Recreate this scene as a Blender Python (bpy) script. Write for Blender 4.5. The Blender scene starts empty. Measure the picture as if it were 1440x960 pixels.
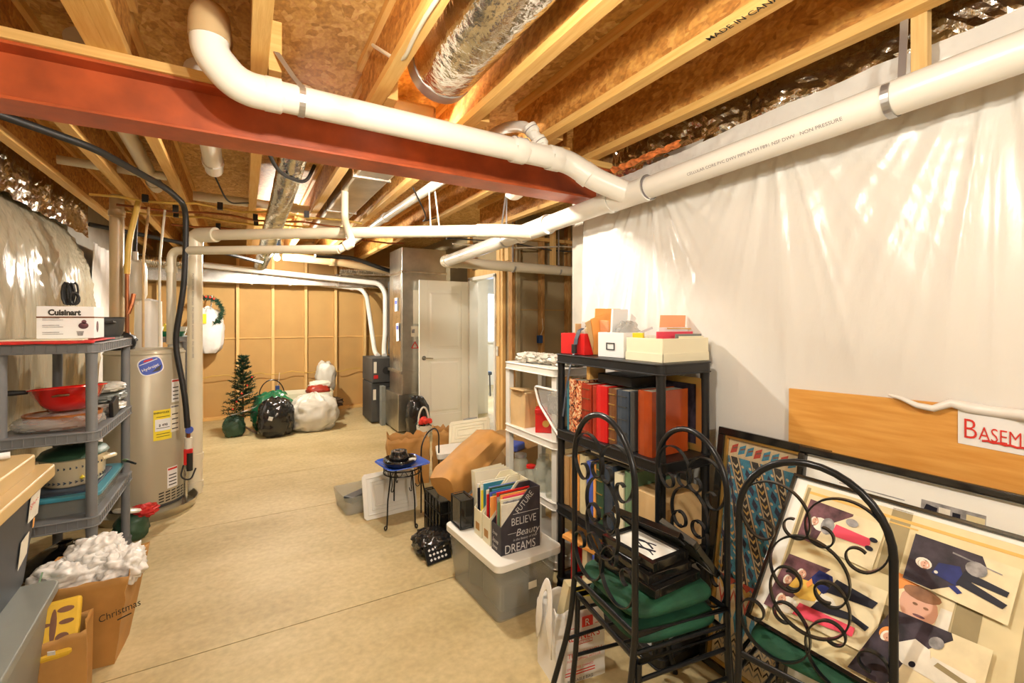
import bpy, math, random
from mathutils import Vector, Matrix, noise, Euler
R=math.radians
random.seed(4)
scene=bpy.context.scene
C=scene.collection
# ------------------------------------------------------------------ camera, world, exposure
cam_d=bpy.data.cameras.new('camera'); cam=bpy.data.objects.new('camera',cam_d); C.objects.link(cam)
cam.location=(0,0,1.5); cam.rotation_euler=(R(90),0,R(-30.2))
cam_d.sensor_width=36; cam_d.lens=36*650/1440; cam_d.shift_y=-30/1440; cam_d.clip_start=.03
scene.camera=cam
w=bpy.data.worlds.new('world'); scene.world=w; w.use_nodes=True
w.node_tree.nodes['Background'].inputs[0].default_value=(1,.93,.82,1); w.node_tree.nodes['Background'].inputs[1].default_value=.15
vs=scene.view_settings; vs.view_transform='Standard'; vs.look='None'; vs.gamma=1; vs.use_curve_mapping=False
vs.exposure=0.18
BULB=(1,.93,.81); BULB_NEAR,BULB_FAR,FILL_MID,FILL_REAR=1250,4500,2300,2700
def lamp(nm,loc,power,size,rot,col):
    l=bpy.data.lights.new(nm,'AREA'); l.energy=power; l.size=size; l.color=col
    o=bpy.data.objects.new(nm,l); C.objects.link(o); o.location=loc; o.rotation_euler=rot; return o
lamp('hall_door_light',(3.15,5.7,2.4),12,.4,(0,0,0),(1,.97,.9))
lamp('hall_ceiling_light',(3.7,7.3,2.35),80,.6,(0,0,0),(1,.98,.95))
# ------------------------------------------------------------------ materials
def _n(t,k,**kw):
    n=t.nodes.new(k)
    for a,b in kw.items(): setattr(n,a,b)
    return n
def mat(name,col,rough=.5,metal=0,var=0,scale=6,stretch=(1,1,1),bump=0,bscale=40,spec=.5,col2=None,detail=4,trans=0,alpha=1,emit=0,coat=0,sheen=0):
    m=bpy.data.materials.new(name); m.use_nodes=True; t=m.node_tree; b=t.nodes['Principled BSDF']
    b.inputs['Roughness'].default_value=rough; b.inputs['Metallic'].default_value=metal
    b.inputs['Specular IOR Level'].default_value=spec
    b.inputs['Transmission Weight'].default_value=trans; b.inputs['Alpha'].default_value=alpha
    b.inputs['Coat Weight'].default_value=coat
    if emit: b.inputs['Emission Color'].default_value=(*col,1); b.inputs['Emission Strength'].default_value=emit
    b.inputs['Base Color'].default_value=(*col,1)
    tc=_n(t,'ShaderNodeTexCoord'); mp=_n(t,'ShaderNodeMapping'); mp.inputs['Scale'].default_value=stretch
    t.links.new(tc.outputs['Object'],mp.inputs[0])
    if var or col2:
        nz=_n(t,'ShaderNodeTexNoise'); nz.inputs['Scale'].default_value=scale; nz.inputs['Detail'].default_value=detail
        t.links.new(mp.outputs[0],nz.inputs['Vector'])
        cr=_n(t,'ShaderNodeValToRGB'); e=cr.color_ramp.elements
        if col2: e[0].color=(*col,1); e[1].color=(*col2,1)
        else:
            e[0].color=(*[max(0,c*(1-var)) for c in col],1); e[1].color=(*[min(1,c*(1+var)) for c in col],1)
        e[0].position=.32; e[1].position=.68
        t.links.new(nz.outputs['Fac'],cr.inputs[0]); t.links.new(cr.outputs[0],b.inputs['Base Color'])
    if bump:
        n2=_n(t,'ShaderNodeTexNoise'); n2.inputs['Scale'].default_value=bscale; n2.inputs['Detail'].default_value=3
        t.links.new(mp.outputs[0],n2.inputs['Vector'])
        bp=_n(t,'ShaderNodeBump'); bp.inputs['Strength'].default_value=bump; bp.inputs['Distance'].default_value=.01
        t.links.new(n2.outputs['Fac'],bp.inputs['Height']); t.links.new(bp.outputs[0],b.inputs['Normal'])
    return m
def osb(name,a,b_,c_,stretch):
    m=bpy.data.materials.new(name); m.use_nodes=True; t=m.node_tree; b=t.nodes['Principled BSDF']; b.inputs['Roughness'].default_value=.65
    tc=_n(t,'ShaderNodeTexCoord'); mp=_n(t,'ShaderNodeMapping'); mp.inputs['Scale'].default_value=stretch; t.links.new(tc.outputs['Object'],mp.inputs[0])
    nz=_n(t,'ShaderNodeTexNoise'); nz.inputs['Scale'].default_value=3; t.links.new(mp.outputs[0],nz.inputs['Vector'])
    ad=_n(t,'ShaderNodeMixRGB',blend_type='ADD'); ad.inputs[0].default_value=.35; t.links.new(mp.outputs[0],ad.inputs[1]); t.links.new(nz.outputs['Color'],ad.inputs[2])
    vo=_n(t,'ShaderNodeTexVoronoi'); vo.inputs['Scale'].default_value=24; t.links.new(ad.outputs[0],vo.inputs['Vector'])
    sp=_n(t,'ShaderNodeSeparateColor'); t.links.new(vo.outputs['Color'],sp.inputs[0])
    cr=_n(t,'ShaderNodeValToRGB'); cr.color_ramp.elements[0].color=(*a,1); cr.color_ramp.elements[1].color=(*c_,1)
    e=cr.color_ramp.elements.new(.5); e.color=(*b_,1)
    t.links.new(sp.outputs[0],cr.inputs[0])
    n2=_n(t,'ShaderNodeTexNoise'); n2.inputs['Scale'].default_value=40; n2.inputs['Detail'].default_value=5; t.links.new(mp.outputs[0],n2.inputs['Vector'])
    mx=_n(t,'ShaderNodeMixRGB',blend_type='OVERLAY'); mx.inputs[0].default_value=.7; t.links.new(cr.outputs[0],mx.inputs[1]); t.links.new(n2.outputs['Fac'],mx.inputs[2])
    t.links.new(mx.outputs[0],b.inputs['Base Color']); return m
M=dict(
 osb_web=osb('osb_web',(.42,.17,.03),(.56,.255,.05),(.66,.34,.085),(1,1,1.6)),
 osb_deck=osb('osb_deck',(.48,.26,.065),(.62,.37,.11),(.74,.50,.19),(1.4,.9,1)),
 lumber=mat('lumber',(.72,.41,.11),.6,col2=(.82,.53,.18),scale=5,stretch=(14,1,14),bump=.15,bscale=20),
 stud=mat('stud_lumber',(.68,.42,.14),.6,col2=(.80,.54,.22),scale=5,stretch=(14,14,1)),
 stud_dark=mat('stud_rough',(.34,.16,.045),.7,col2=(.55,.32,.11),scale=6,stretch=(10,10,2)),
 lumber_x=mat('lumber_x',(.66,.38,.11),.6,col2=(.78,.49,.17),scale=5,stretch=(1,14,14)),
 ink=mat('black_ink',(.03,.025,.02),.7),
 steel=mat('red_primer_steel',(.44,.082,.020),.42,var=.22,scale=7,bump=.06),
 pvc=mat('white_pvc',(.80,.775,.70),.28,var=.03,scale=3),
 pvc_cream=mat('cream_pvc',(.74,.68,.52),.3,var=.05,scale=3),
 pvc_tan=mat('tan_pvc',(.50,.36,.19),.35,var=.06),
 primer=mat('grey_solvent_mark',(.22,.2,.2),.5),
 galv=mat('galvanised_steel',(.62,.61,.58),.26,1,var=.2,scale=9,bump=.12,bscale=14),
 galv_dull=mat('dull_sheet_steel',(.50,.47,.40),.33,1,var=.18,scale=5,bump=.1,bscale=8),
 foil=mat('crinkled_foil',(.72,.68,.60),.18,1,var=.2,scale=12,bump=.7,bscale=24),
 strap=mat('strap_steel',(.50,.50,.50),.35,.8),
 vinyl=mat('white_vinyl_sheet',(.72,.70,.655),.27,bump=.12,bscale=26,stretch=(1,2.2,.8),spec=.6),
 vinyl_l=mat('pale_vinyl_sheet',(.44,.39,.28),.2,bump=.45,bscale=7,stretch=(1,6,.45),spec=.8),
 concrete_wall=mat('poured_wall',(.45,.42,.36),.8,var=.1),
 drywall_back=mat('brown_board',(.50,.295,.095),.75,var=.06,scale=3),
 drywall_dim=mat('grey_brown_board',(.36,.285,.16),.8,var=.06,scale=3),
 white_paint=mat('white_paint',(.80,.78,.70),.35,var=.01),
 door_paint=mat('door_paint',(.86,.83,.71),.33,var=.01),
 black_iron=mat('black_iron',(.005,.006,.008),.3,0,spec=.4),
 black_plastic=mat('black_plastic',(.005,.005,.006),.42,var=.1),
 grey_plastic=mat('grey_plastic',(.16,.165,.17),.5,var=.06,bump=.05),
 white_plastic=mat('white_plastic',(.76,.74,.68),.35,var=.02),
 navy_plastic=mat('navy_plastic',(.028,.036,.05),.45,var=.15),
 tan_plastic=mat('tan_plastic',(.52,.36,.155),.45,var=.05),
 bin_grey=mat('bin_grey',(.20,.21,.19),.38,var=.06),
 green_fabric=mat('green_fabric',(.006,.065,.03),.75,var=.25,scale=12,bump=.1,bscale=80),
 kraft=mat('kraft_paper',(.45,.225,.058),.68,var=.14,scale=6,bump=.25,bscale=10),
 kraft_pale=mat('pale_kraft',(.62,.42,.20),.68,var=.1,scale=6,bump=.2,bscale=10),
 card=mat('cardboard',(.44,.26,.10),.75,var=.1,scale=5),
 black_bag=mat('black_bag',(.012,.012,.012),.16,var=.2,bump=.5,bscale=14,spec=.7),
 green_bag=mat('green_bag',(.012,.14,.06),.2,var=.25,bump=.45,bscale=12,spec=.7),
 grey_bag=mat('pale_grey_bag',(.58,.55,.47),.35,var=.08,bump=.35,bscale=14),
 white_bag=mat('white_bag',(.76,.73,.69),.3,var=.05,bump=.3,bscale=14),
 cream=mat('cream_card',(.78,.72,.52),.5,var=.02),
 white=mat('white_card',(.80,.80,.80),.5),
 paper=mat('paper',(.76,.71,.58),.6,var=.05),
 red=mat('red_card',(.60,.012,.012),.35,var=.06),
 red_cloth=mat('red_cloth',(.55,.02,.015),.7,var=.15),
 red_gloss=mat('red_enamel',(.62,.014,.01),.12,coat=.6),
 orange=mat('orange_paper',(.86,.38,.09),.5,var=.05),
 coral=mat('coral_paper',(.88,.40,.20),.55),
 pink=mat('pink_card',(.75,.06,.10),.45),
 blue=mat('blue_glaze',(.03,.10,.50),.15,var=.2,coat=.5),
 blue_card=mat('blue_card',(.07,.12,.52),.4,var=.08),
 navy=mat('navy_leather',(.035,.05,.075),.42,var=.2,scale=20),
 brown_leather=mat('brown_leather',(.16,.06,.02),.4,var=.25,scale=18),
 oxblood=mat('oxblood',(.33,.03,.012),.35,var=.2,scale=14),
 rust=mat('rust_leatherette',(.33,.048,.007),.25,var=.12,scale=10,coat=.3),
 gold=mat('gold',(.65,.42,.12),.35,.8),
 yellow=mat('yellow_fabric',(.72,.44,.03),.7,var=.1,scale=10),
 yellow_sticker=mat('yellow_sticker',(.85,.68,.04),.4),
 dark_green=mat('dark_green_card',(.03,.075,.04),.45,var=.2),
 sage=mat('sage_green_card',(.14,.24,.13),.5,var=.1),
 teal=mat('teal_plastic',(.05,.24,.32),.3,var=.08),
 heater=mat('beige_enamel',(.44,.39,.28),.32,var=.02,metal=.15),
 copper=mat('copper',(.30,.10,.035),.45,.7,var=.2),
 pex_yellow=mat('yellow_sleeve',(.60,.38,.07),.5,var=.1),
 rubber=mat('black_rubber',(.012,.011,.010),.55),
 dark=mat('dark_grey',(.05,.05,.048),.5,var=.15),
 charcoal=mat('charcoal_board',(.035,.03,.04),.6,var=.3,scale=10),
 chalk=mat('chalk_white',(.62,.60,.58),.7),
 red_ink=mat('red_ink',(.62,.03,.02),.6),
 plywood=mat('plywood',(.62,.28,.05),.45,col2=(.72,.37,.09),scale=4,stretch=(1,1.2,14),bump=.05),
 black_lacquer=mat('black_lacquer',(.010,.009,.008),.12,spec=.7),
 mat_board=mat('mat_board',(.80,.79,.73),.6),
 needles=mat('needles',(.010,.045,.018),.6,var=.5,scale=20),
 bark=mat('bark',(.08,.045,.02),.8,var=.3),
 bowl=mat('black_glaze',(.010,.010,.011),.12,coat=.6),
 ceramic=mat('cream_ceramic',(.70,.60,.40),.25,var=.04,coat=.3),
 stainless=mat('stainless',(.55,.54,.50),.2,1),
 bronze=mat('bronze_pan',(.40,.13,.03),.3,.3,var=.25,scale=10),
 fluff=mat('fluff',(.75,.22,.05),.9,var=.3,scale=40),
 wire_white=mat('cable_white',(.70,.64,.50),.5),
 flower_red=mat('flower_red',(.70,.035,.015),.6,var=.2,scale=30),
 skin=mat('printed_skin',(.62,.33,.22),.4), 
 ph_dark=mat('print_dark',(.035,.025,.035),.5,spec=.25,var=.6,scale=25), ph_navy=mat('print_navy',(.012,.02,.13),.5,spec=.25,var=.3,scale=25),
 ph_sand=mat('print_sand',(.72,.62,.40),.5,spec=.25,var=.1,scale=18), ph_plum=mat('print_plum',(.12,.05,.06),.5,spec=.25,var=.6,scale=30),
 ph_yellow=mat('print_yellow',(.72,.46,.08),.5,spec=.25), ph_pink=mat('print_pink',(.72,.07,.12),.5,spec=.25), ph_black=mat('print_black',(.01,.01,.02),.5,spec=.25),
 ph_white=mat('print_white',(.74,.70,.60),.5,spec=.25,var=.1,scale=25), ph_olive=mat('print_olive',(.30,.24,.12),.5,spec=.25,var=.2,scale=8), ph_orange=mat('print_orange',(.75,.27,.06),.5,spec=.25),
 ph_brown=mat('print_brown',(.25,.12,.06),.5,spec=.25,var=.3,scale=20), ph_cream=mat('print_cream',(.68,.58,.34),.5,spec=.25,var=.15,scale=6), ph_grey=mat('print_grey',(.28,.27,.27),.5,spec=.25,var=.4,scale=40),
 tx_blue=mat('weave_blue',(.04,.25,.42),.7,var=.2,scale=60), tx_navy=mat('weave_navy',(.015,.02,.07),.7), tx_black=mat('weave_black',(.02,.015,.015),.7),
 tx_cream=mat('weave_cream',(.70,.56,.36),.7,var=.1,scale=60), tx_red=mat('weave_red',(.55,.05,.025),.7), tx_brown=mat('weave_brown',(.22,.09,.05),.7), tx_gold=mat('weave_gold',(.72,.45,.12),.7),
 lamp_blue=mat('outlet_box_blue',(.01,.05,.19),.4),
 porcelain=mat('porcelain',(.72,.68,.58),.3),
)
def floor_mat():
    m=bpy.data.materials.new('concrete_floor'); m.use_nodes=True; t=m.node_tree; b=t.nodes['Principled BSDF']
    b.inputs['Roughness'].default_value=.55; b.inputs['Specular IOR Level'].default_value=.35
    tc=_n(t,'ShaderNodeTexCoord')
    n1=_n(t,'ShaderNodeTexNoise'); n1.inputs['Scale'].default_value=1.1; n1.inputs['Detail'].default_value=6; n1.inputs['Roughness'].default_value=.6
    mp=_n(t,'ShaderNodeMapping'); mp.inputs['Scale'].default_value=(1,1.8,1); t.links.new(tc.outputs['Object'],mp.inputs[0]); t.links.new(mp.outputs[0],n1.inputs['Vector'])
    cr=_n(t,'ShaderNodeValToRGB'); e=cr.color_ramp.elements; e[0].color=(.40,.305,.14,1); e[0].position=.3; e[1].color=(.58,.47,.26,1); e[1].position=.68
    t.links.new(n1.outputs['Fac'],cr.inputs[0])
    n2=_n(t,'ShaderNodeTexNoise'); n2.inputs['Scale'].default_value=30; n2.inputs['Detail'].default_value=8
    mx=_n(t,'ShaderNodeMixRGB',blend_type='OVERLAY'); mx.inputs[0].default_value=.28; t.links.new(tc.outputs['Object'],n2.inputs['Vector'])
    t.links.new(cr.outputs[0],mx.inputs[1]); t.links.new(n2.outputs['Fac'],mx.inputs[2]); t.links.new(mx.outputs[0],b.inputs['Base Color'])
    bp=_n(t,'ShaderNodeBump'); bp.inputs['Strength'].default_value=.08; t.links.new(n2.outputs['Fac'],bp.inputs['Height']); t.links.new(bp.outputs[0],b.inputs['Normal'])
    return m
M['floor']=floor_mat()
def clear(name,col,amt,rough=.15):
    m=bpy.data.materials.new(name); m.use_nodes=True; t=m.node_tree; b=t.nodes['Principled BSDF']; out=t.nodes['Material Output']
    b.inputs['Base Color'].default_value=(*col,1); b.inputs['Roughness'].default_value=rough; b.inputs['Specular IOR Level'].default_value=.7
    tr=_n(t,'ShaderNodeBsdfTransparent'); tr.inputs[0].default_value=(.95,.95,.93,1); mx=_n(t,'ShaderNodeMixShader'); mx.inputs[0].default_value=amt
    t.links.new(tr.outputs[0],mx.inputs[1]); t.links.new(b.outputs[0],mx.inputs[2]); t.links.new(mx.outputs[0],out.inputs[0]); return m
M['clear_tote']=clear('clear_tote',(.50,.50,.46),.34,.2)
M['clear_film']=clear('clear_film',(.6,.6,.58),.38,.08)
M['smoked']=clear('smoked',(.012,.012,.012),.80,.1)
M['jar_glass']=clear('jar_glass',(.70,.72,.62),.20,.04)
M['picture_glass']=clear('picture_glass',(.5,.5,.5),.04,.03)
def floral():
    m=bpy.data.materials.new('floral_print'); m.use_nodes=True; t=m.node_tree; b=t.nodes['Principled BSDF']; b.inputs['Roughness'].default_value=.5
    tc=_n(t,'ShaderNodeTexCoord'); vo=_n(t,'ShaderNodeTexNoise'); vo.inputs['Scale'].default_value=34; vo.inputs['Detail'].default_value=3; vo.inputs['Distortion'].default_value=1.5
    t.links.new(tc.outputs['Object'],vo.inputs['Vector']); cr=_n(t,'ShaderNodeValToRGB'); cr.color_ramp.interpolation='CONSTANT'
    e=cr.color_ramp.elements; e[0].color=(.03,.015,.01,1); e[1].color=(.55,.10,.03,1); e[1].position=.44
    for p,c in ((.5,(.70,.30,.12)),(.56,(.75,.60,.38)),(.66,(.45,.32,.10))): q=e.new(p); q.color=(*c,1)
    t.links.new(vo.outputs['Fac'],cr.inputs[0]); t.links.new(cr.outputs[0],b.inputs['Base Color']); return m
M['floral']=floral()
M['bulb']=mat('bulb_glow',(1,.9,.75),.3,emit=1)
def glow(name,power):
    m=bpy.data.materials.new(name); m.use_nodes=True; t=m.node_tree; e=_n(t,'ShaderNodeEmission'); e.inputs[0].default_value=(*BULB,1); e.inputs[1].default_value=power
    t.links.new(e.outputs[0],t.nodes['Material Output'].inputs[0]); return m
# ------------------------------------------------------------------ mesh builder
def frame_of(d):
    d=d.normalized(); a=Vector((0,0,1)) if abs(d.z)<.9 else Vector((1,0,0)); u=a.cross(d).normalized(); return u,d.cross(u)
class MB:
    def __init__(s,m=None): s.v=[];s.f=[];s.mi=[];s.sl=[];s.cur=0; m and s.use(m)
    def use(s,m):
        m=M[m] if isinstance(m,str) else m
        if m not in s.sl: s.sl.append(m)
        s.cur=s.sl.index(m); return s
    def add(s,vs_,fs):
        b=len(s.v); s.v+= [Vector(p) for p in vs_]
        for f in fs: s.f.append([b+i for i in f]); s.mi.append(s.cur)
        return s
    def box(s,x0,x1,y0,y1,z0,z1): return s.obb(((x0+x1)/2,(y0+y1)/2,(z0+z1)/2),(x1-x0,y1-y0,z1-z0))
    def obb(s,c,d,rot=None,taper=1):
        h=[q/2 for q in d]; vs_=[]
        for sz in(-1,1):
            k=1 if sz>0 else taper
            for sx,sy in((-1,-1),(1,-1),(1,1),(-1,1)): vs_.append(Vector((sx*h[0]*k,sy*h[1]*k,sz*h[2])))
        if rot is not None:
            r=Euler(rot).to_matrix() if not isinstance(rot,Matrix) else rot
            vs_=[r@p for p in vs_]
        return s.add([p+Vector(c) for p in vs_],[(3,2,1,0),(4,5,6,7),(0,1,5,4),(1,2,6,5),(2,3,7,6),(3,0,4,7)])
    def tube(s,pts,r,n=10,caps=True,closed=False,flat=None):
        pts=[Vector(p) for p in pts]; N=len(pts); rs=r if isinstance(r,(list,tuple)) else [r]*N
        vs_=[]; u=None
        for i,p in enumerate(pts):
            if closed: d=pts[(i+1)%N]-pts[i-1]
            else: d=pts[min(i+1,N-1)]-pts[max(i-1,0)]
            if d.length<1e-9: d=Vector((0,0,1))
            d.normalize()
            if u is None: u,_=frame_of(d)
            u=(u-d*u.dot(d)); u=u.normalized() if u.length>1e-6 else frame_of(d)[0]
            w_=d.cross(u)
            for k in range(n):
                a=2*math.pi*k/n; vs_.append(p+(u*math.cos(a)+w_*math.sin(a))*rs[i])
        fs=[]
        for i in range(N if closed else N-1):
            j=(i+1)%N
            for k in range(n): k2=(k+1)%n; fs.append((i*n+k,i*n+k2,j*n+k2,j*n+k))
        if caps and not closed: fs.append(tuple(range(n-1,-1,-1))); fs.append(tuple((N-1)*n+k for k in range(n)))
        return s.add(vs_,fs)
    def cyl(s,p0,p1,r,r2=None,n=20,caps=True): return s.tube([p0,p1],[r,r if r2 is None else r2],n,caps)
    def ribbon(s,pts,wv,th,closed=False):
        pts=[Vector(p) for p in pts]; N=len(pts); wv=Vector(wv); vs_=[]
        for i,p in enumerate(pts):
            d=(pts[(i+1)%N]-pts[i-1]) if closed else (pts[min(i+1,N-1)]-pts[max(i-1,0)])
            nrm=d.cross(wv).normalized()*th/2; h=wv/2
            vs_+=[p-h-nrm,p+h-nrm,p+h+nrm,p-h+nrm]
        fs=[]
        for i in range(N if closed else N-1):
            j=(i+1)%N
            for k in range(4): k2=(k+1)%4; fs.append((i*4+k,i*4+k2,j*4+k2,j*4+k))
        if not closed: fs+= [(3,2,1,0),tuple((N-1)*4+k for k in range(4))]
        return s.add(vs_,fs)
    def lathe(s,prof,c=(0,0,0),n=28,sx=1,sy=1,a0=0,rot=None):
        c=Vector(c); vs_=[]
        for r,z in prof:
            for k in range(n):
                a=a0+2*math.pi*k/n; p=Vector((r*math.cos(a)*sx,r*math.sin(a)*sy,z)); vs_.append((rot@p if rot else p)+c)
        fs=[]
        for i in range(len(prof)-1):
            for k in range(n): k2=(k+1)%n; fs.append((i*n+k,i*n+k2,(i+1)*n+k2,(i+1)*n+k))
        if prof[0][0]>1e-5: fs.append(tuple(range(n-1,-1,-1)))
        if prof[-1][0]>1e-5: fs.append(tuple((len(prof)-1)*n+k for k in range(n)))
        return s.add(vs_,fs)
    def grid(s,fn,nu,nv,wrap=False):
        vs_=[fn(i/(nu if wrap else nu-1),j/(nv-1)) for j in range(nv) for i in range(nu)]; fs=[]
        for j in range(nv-1):
            for i in range(nu if wrap else nu-1): i2=(i+1)%nu; fs.append((j*nu+i,j*nu+i2,(j+1)*nu+i2,(j+1)*nu+i))
        return s.add(vs_,fs)
    def poly(s,pts,nrm,th):
        pts=[Vector(p) for p in pts]; n=len(pts); o=Vector(nrm)*th
        return s.add(pts+[p+o for p in pts],[tuple(range(n-1,-1,-1)),tuple(range(n,2*n))]+[(i,(i+1)%n,n+(i+1)%n,n+i) for i in range(n)])
    def build(s,name,parent=None,label=None,cat=None,group=None,kind=None,smooth=None,bevel=0,solid=0,local=False,sub=0):
        vs_=s.v; off=Vector((0,0,0))
        if parent is not None and not local:
            off=Vector(parent.location); q=parent.parent
            while q is not None: off+=Vector(q.location); q=q.parent
        elif parent is None and not local and vs_:
            off=Vector(((min(p.x for p in vs_)+max(p.x for p in vs_))/2,(min(p.y for p in vs_)+max(p.y for p in vs_))/2,min(p.z for p in vs_)))
        me=bpy.data.meshes.new(name); me.from_pydata([p-off for p in vs_],[],s.f)
        for m in s.sl: me.materials.append(m)
        me.polygons.foreach_set('material_index',s.mi)
        if smooth is not None:
            me.polygons.foreach_set('use_smooth',[True]*len(me.polygons)); me.update()
            me.set_sharp_from_angle(angle=R(smooth))
        me.update(); o=bpy.data.objects.new(name,me); C.objects.link(o)
        if parent is not None: o.parent=parent
        elif not local: o.location=off
        if solid: q=o.modifiers.new('solid','SOLIDIFY'); q.thickness=solid; q.offset=0
        if bevel: q=o.modifiers.new('bevel','BEVEL'); q.width=bevel; q.segments=2; q.limit_method='ANGLE'; q.angle_limit=R(40)
        if sub: q=o.modifiers.new('sub','SUBSURF'); q.levels=sub; q.render_levels=sub
        tag(o,label,cat,group,kind); return o
def tag(o,label=None,cat=None,group=None,kind=None):
    if label: o['label']=label
    if cat: o['category']=cat
    if group: o['group']=group
    if kind: o['kind']=kind
    return o
def thing(name,label,cat,loc=(0,0,0),group=None,rz=0):
    o=bpy.data.objects.new(name,None); C.objects.link(o); o.location=loc; o.rotation_euler=(0,0,rz); o.empty_display_size=.1
    return tag(o,label,cat,group)
def dup(root,loc=None,rz=None,label=None,group=None):
    r=root.copy(); C.objects.link(r)
    if loc is not None: r.location=loc
    if rz is not None: r.rotation_euler=(0,0,rz)
    if label: r['label']=label
    if group: r['group']=group
    for ch in list(root.children):
        c=ch.copy(); C.objects.link(c); c.parent=r
        for g in list(ch.children): d=g.copy(); C.objects.link(d); d.parent=c
    return r
def struct(name,mb,**k): return mb.build(name,kind='structure',**k)
def rpath(pts,r,n=7):
    pts=[Vector(p) for p in pts]; out=[pts[0]]
    for a,b,c in zip(pts,pts[1:],pts[2:]):
        d1=(a-b); d2=(c-b); k=min(r,d1.length*.49,d2.length*.49); d1=d1.normalized()*k; d2=d2.normalized()*k
        for i in range(n+1): t=i/n; out.append(b+d1*(1-t)**2+d2*t*t)
    out.append(pts[-1]); return out
def text(body,size,org,right,up,m,parent=None,name='lettering',align='LEFT',bend=None,shear=0,bold=0,world=True,sx=1):
    cu=bpy.data.curves.new('t','FONT'); cu.body=body; cu.size=size; cu.align_x=align; cu.shear=shear; cu.offset=bold*size; cu.resolution_u=3
    o=bpy.data.objects.new('t',cu); C.objects.link(o); dg=bpy.context.evaluated_depsgraph_get()
    me0=bpy.data.meshes.new_from_object(o.evaluated_get(dg)); bpy.data.objects.remove(o)
    r=Vector(right).normalized(); u=Vector(up).normalized(); n=r.cross(u); mb=MB(m)
    if bend: vs_=[bend(p.co.x*sx,p.co.y) for p in me0.vertices]
    else: vs_=[Vector(org)+r*p.co.x*sx+u*p.co.y+n*.0012 for p in me0.vertices]
    mb.add(vs_,[tuple(p.vertices) for p in me0.polygons]); bpy.data.meshes.remove(me0)
    return mb.build(name,parent,local=not world)
def nz(p,s=1.0,seed=0): return noise.noise(Vector((p[0]*s+seed*7.3,p[1]*s+seed*3.1,p[2]*s-seed*5.7)))
def blob(mb,c,d,seed=0,amp=.12,fs=3,flat=.25,n=40,pleat=0,neck=0,ridge=0):
    """A lumpy sack: ellipsoid with folds, a flattened bottom and an optional gathered neck."""
    c=Vector(c)
    def fn(a,b):
        th=2*math.pi*a; ph=math.pi*b
        p=Vector((math.sin(ph)*math.cos(th),math.sin(ph)*math.sin(th),-math.cos(ph)))
        sg=lambda q,e: math.copysign(abs(q)**e,q)
        p=Vector((sg(p.x,.8),sg(p.y,.8),sg(p.z,.85)))
        k=1+amp*nz(p,fs,seed)+amp*.5*nz(p,fs*2.6,seed+3)
        if ridge: k-=ridge*abs(nz(p,fs*1.7,seed+9))
        if pleat: k+=pleat*math.cos(th*11+3*nz(p,2,seed))*max(0,b-.45)*1.6
        p=p*k
        if neck and b>.8: q=(b-.8)/.2; p.x*=1-.55*q; p.y*=1-.55*q; p.z+=neck*q*q
        q=Vector((p.x*d[0]/2,p.y*d[1]/2,p.z*d[2]/2)); zf=-d[2]/2*(1-flat)
        if q.z<zf: q.z=zf+(q.z-zf)*.05
        return c+q+Vector((0,0,d[2]/2*(1-flat)))
    return mb.grid(fn,n,n//2+4,wrap=True)
def paper_sack(mb,c,w_,d_,h,seed=0,rot=0,flare=.05,jag=.02,wob=.012,inner=True):
    """An open paper bag: crumpled walls with a gusset crease, a jagged mouth and a closed bottom."""
    c=Vector(c); rm=Matrix.Rotation(rot,3,'Z'); per=[]
    ns=12
    for i in range(ns): per.append((-w_/2+w_*i/ns,-d_/2,0,-1))
    for i in range(ns): per.append((w_/2,-d_/2+d_*i/ns,1,0))
    for i in range(ns): per.append((w_/2-w_*i/ns,d_/2,0,1))
    for i in range(ns): per.append((-w_/2,d_/2-d_*i/ns,-1,0))
    N=len(per); nv=12
    def fn(a,b):
        i=int(round(a*N))%N; x,y,nx,ny=per[i]; k=1+flare*b
        z=h*b; o=wob*(nz((x*9,y*9,z*9),1,seed)+.6*nz((x*25,y*25,z*25),1,seed+2))*(0.3+b)
        if nx: g=1-abs(y)/(d_/2); o-=.02*g*b
        if b>.99: z+=jag*nz((x*30,y*30,0),1,seed+5)
        return c+rm@Vector((x*k+nx*o,y*k+ny*o,z))
    b0=len(mb.v); mb.grid(fn,N,nv,wrap=True); mb.f.append([b0+i for i in range(N)][::-1]); mb.mi.append(mb.cur)
    return mb
# ------------------------------------------------------------------ the setting
ZJ=2.49; ZD=2.79
b=MB('floor'); ys=[-3,.4645,2.0577,3.155,4.35,5.6,6.9,9.6]
YS=[-3,1.0,2.507,4.02,5.05,6.55,9.6]
# slab panels with narrow sawn joints between them
for y0,y1 in zip(YS,YS[1:]): b.box(-1.5,6.2,y0+.003,y1-.003,-.12,0)
b.use('dark').box(-1.5,6.2,-3,9.6,-.13,-.012)
struct('floor',b)
b=MB('osb_deck').box(-1.5,4.2,-3,8.6,ZD,ZD+.02); struct('ceiling',b)
b=MB('concrete_wall').box(-1.6,-1.4,-3,8.6,0,ZD); struct('wall_left',b)
b=MB('concrete_wall').box(2.02,2.25,-3,2.42,0,2.42).box(2.02,4.2,2.42,2.62,0,2.42).use('osb_deck').box(2.06,2.25,-3,2.42,2.42,ZD).box(2.02,4.2,2.45,2.62,2.42,ZD); struct('wall_right',b)
b=MB('drywall_back').box(-1.5,2.72,8.3,8.4,0,ZD).use('lumber_x').box(-1.4,2.6,8.28,8.301,1.213,1.228); struct('wall_back',b)
b=MB('drywall_dim').box(2.80,4.2,4.77,4.8,0,ZD).use('drywall_back').box(2.80,4.2,4.762,4.771,1.62,1.63); struct('wall_alcove',b)
b=MB('concrete_wall').box(4.1,4.3,2.62,4.8,0,ZD); struct('wall_far_right',b)
b=MB('concrete_wall').box(-1.5,2.3,-3.1,-3,0,ZD); struct('wall_front',b)
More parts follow.
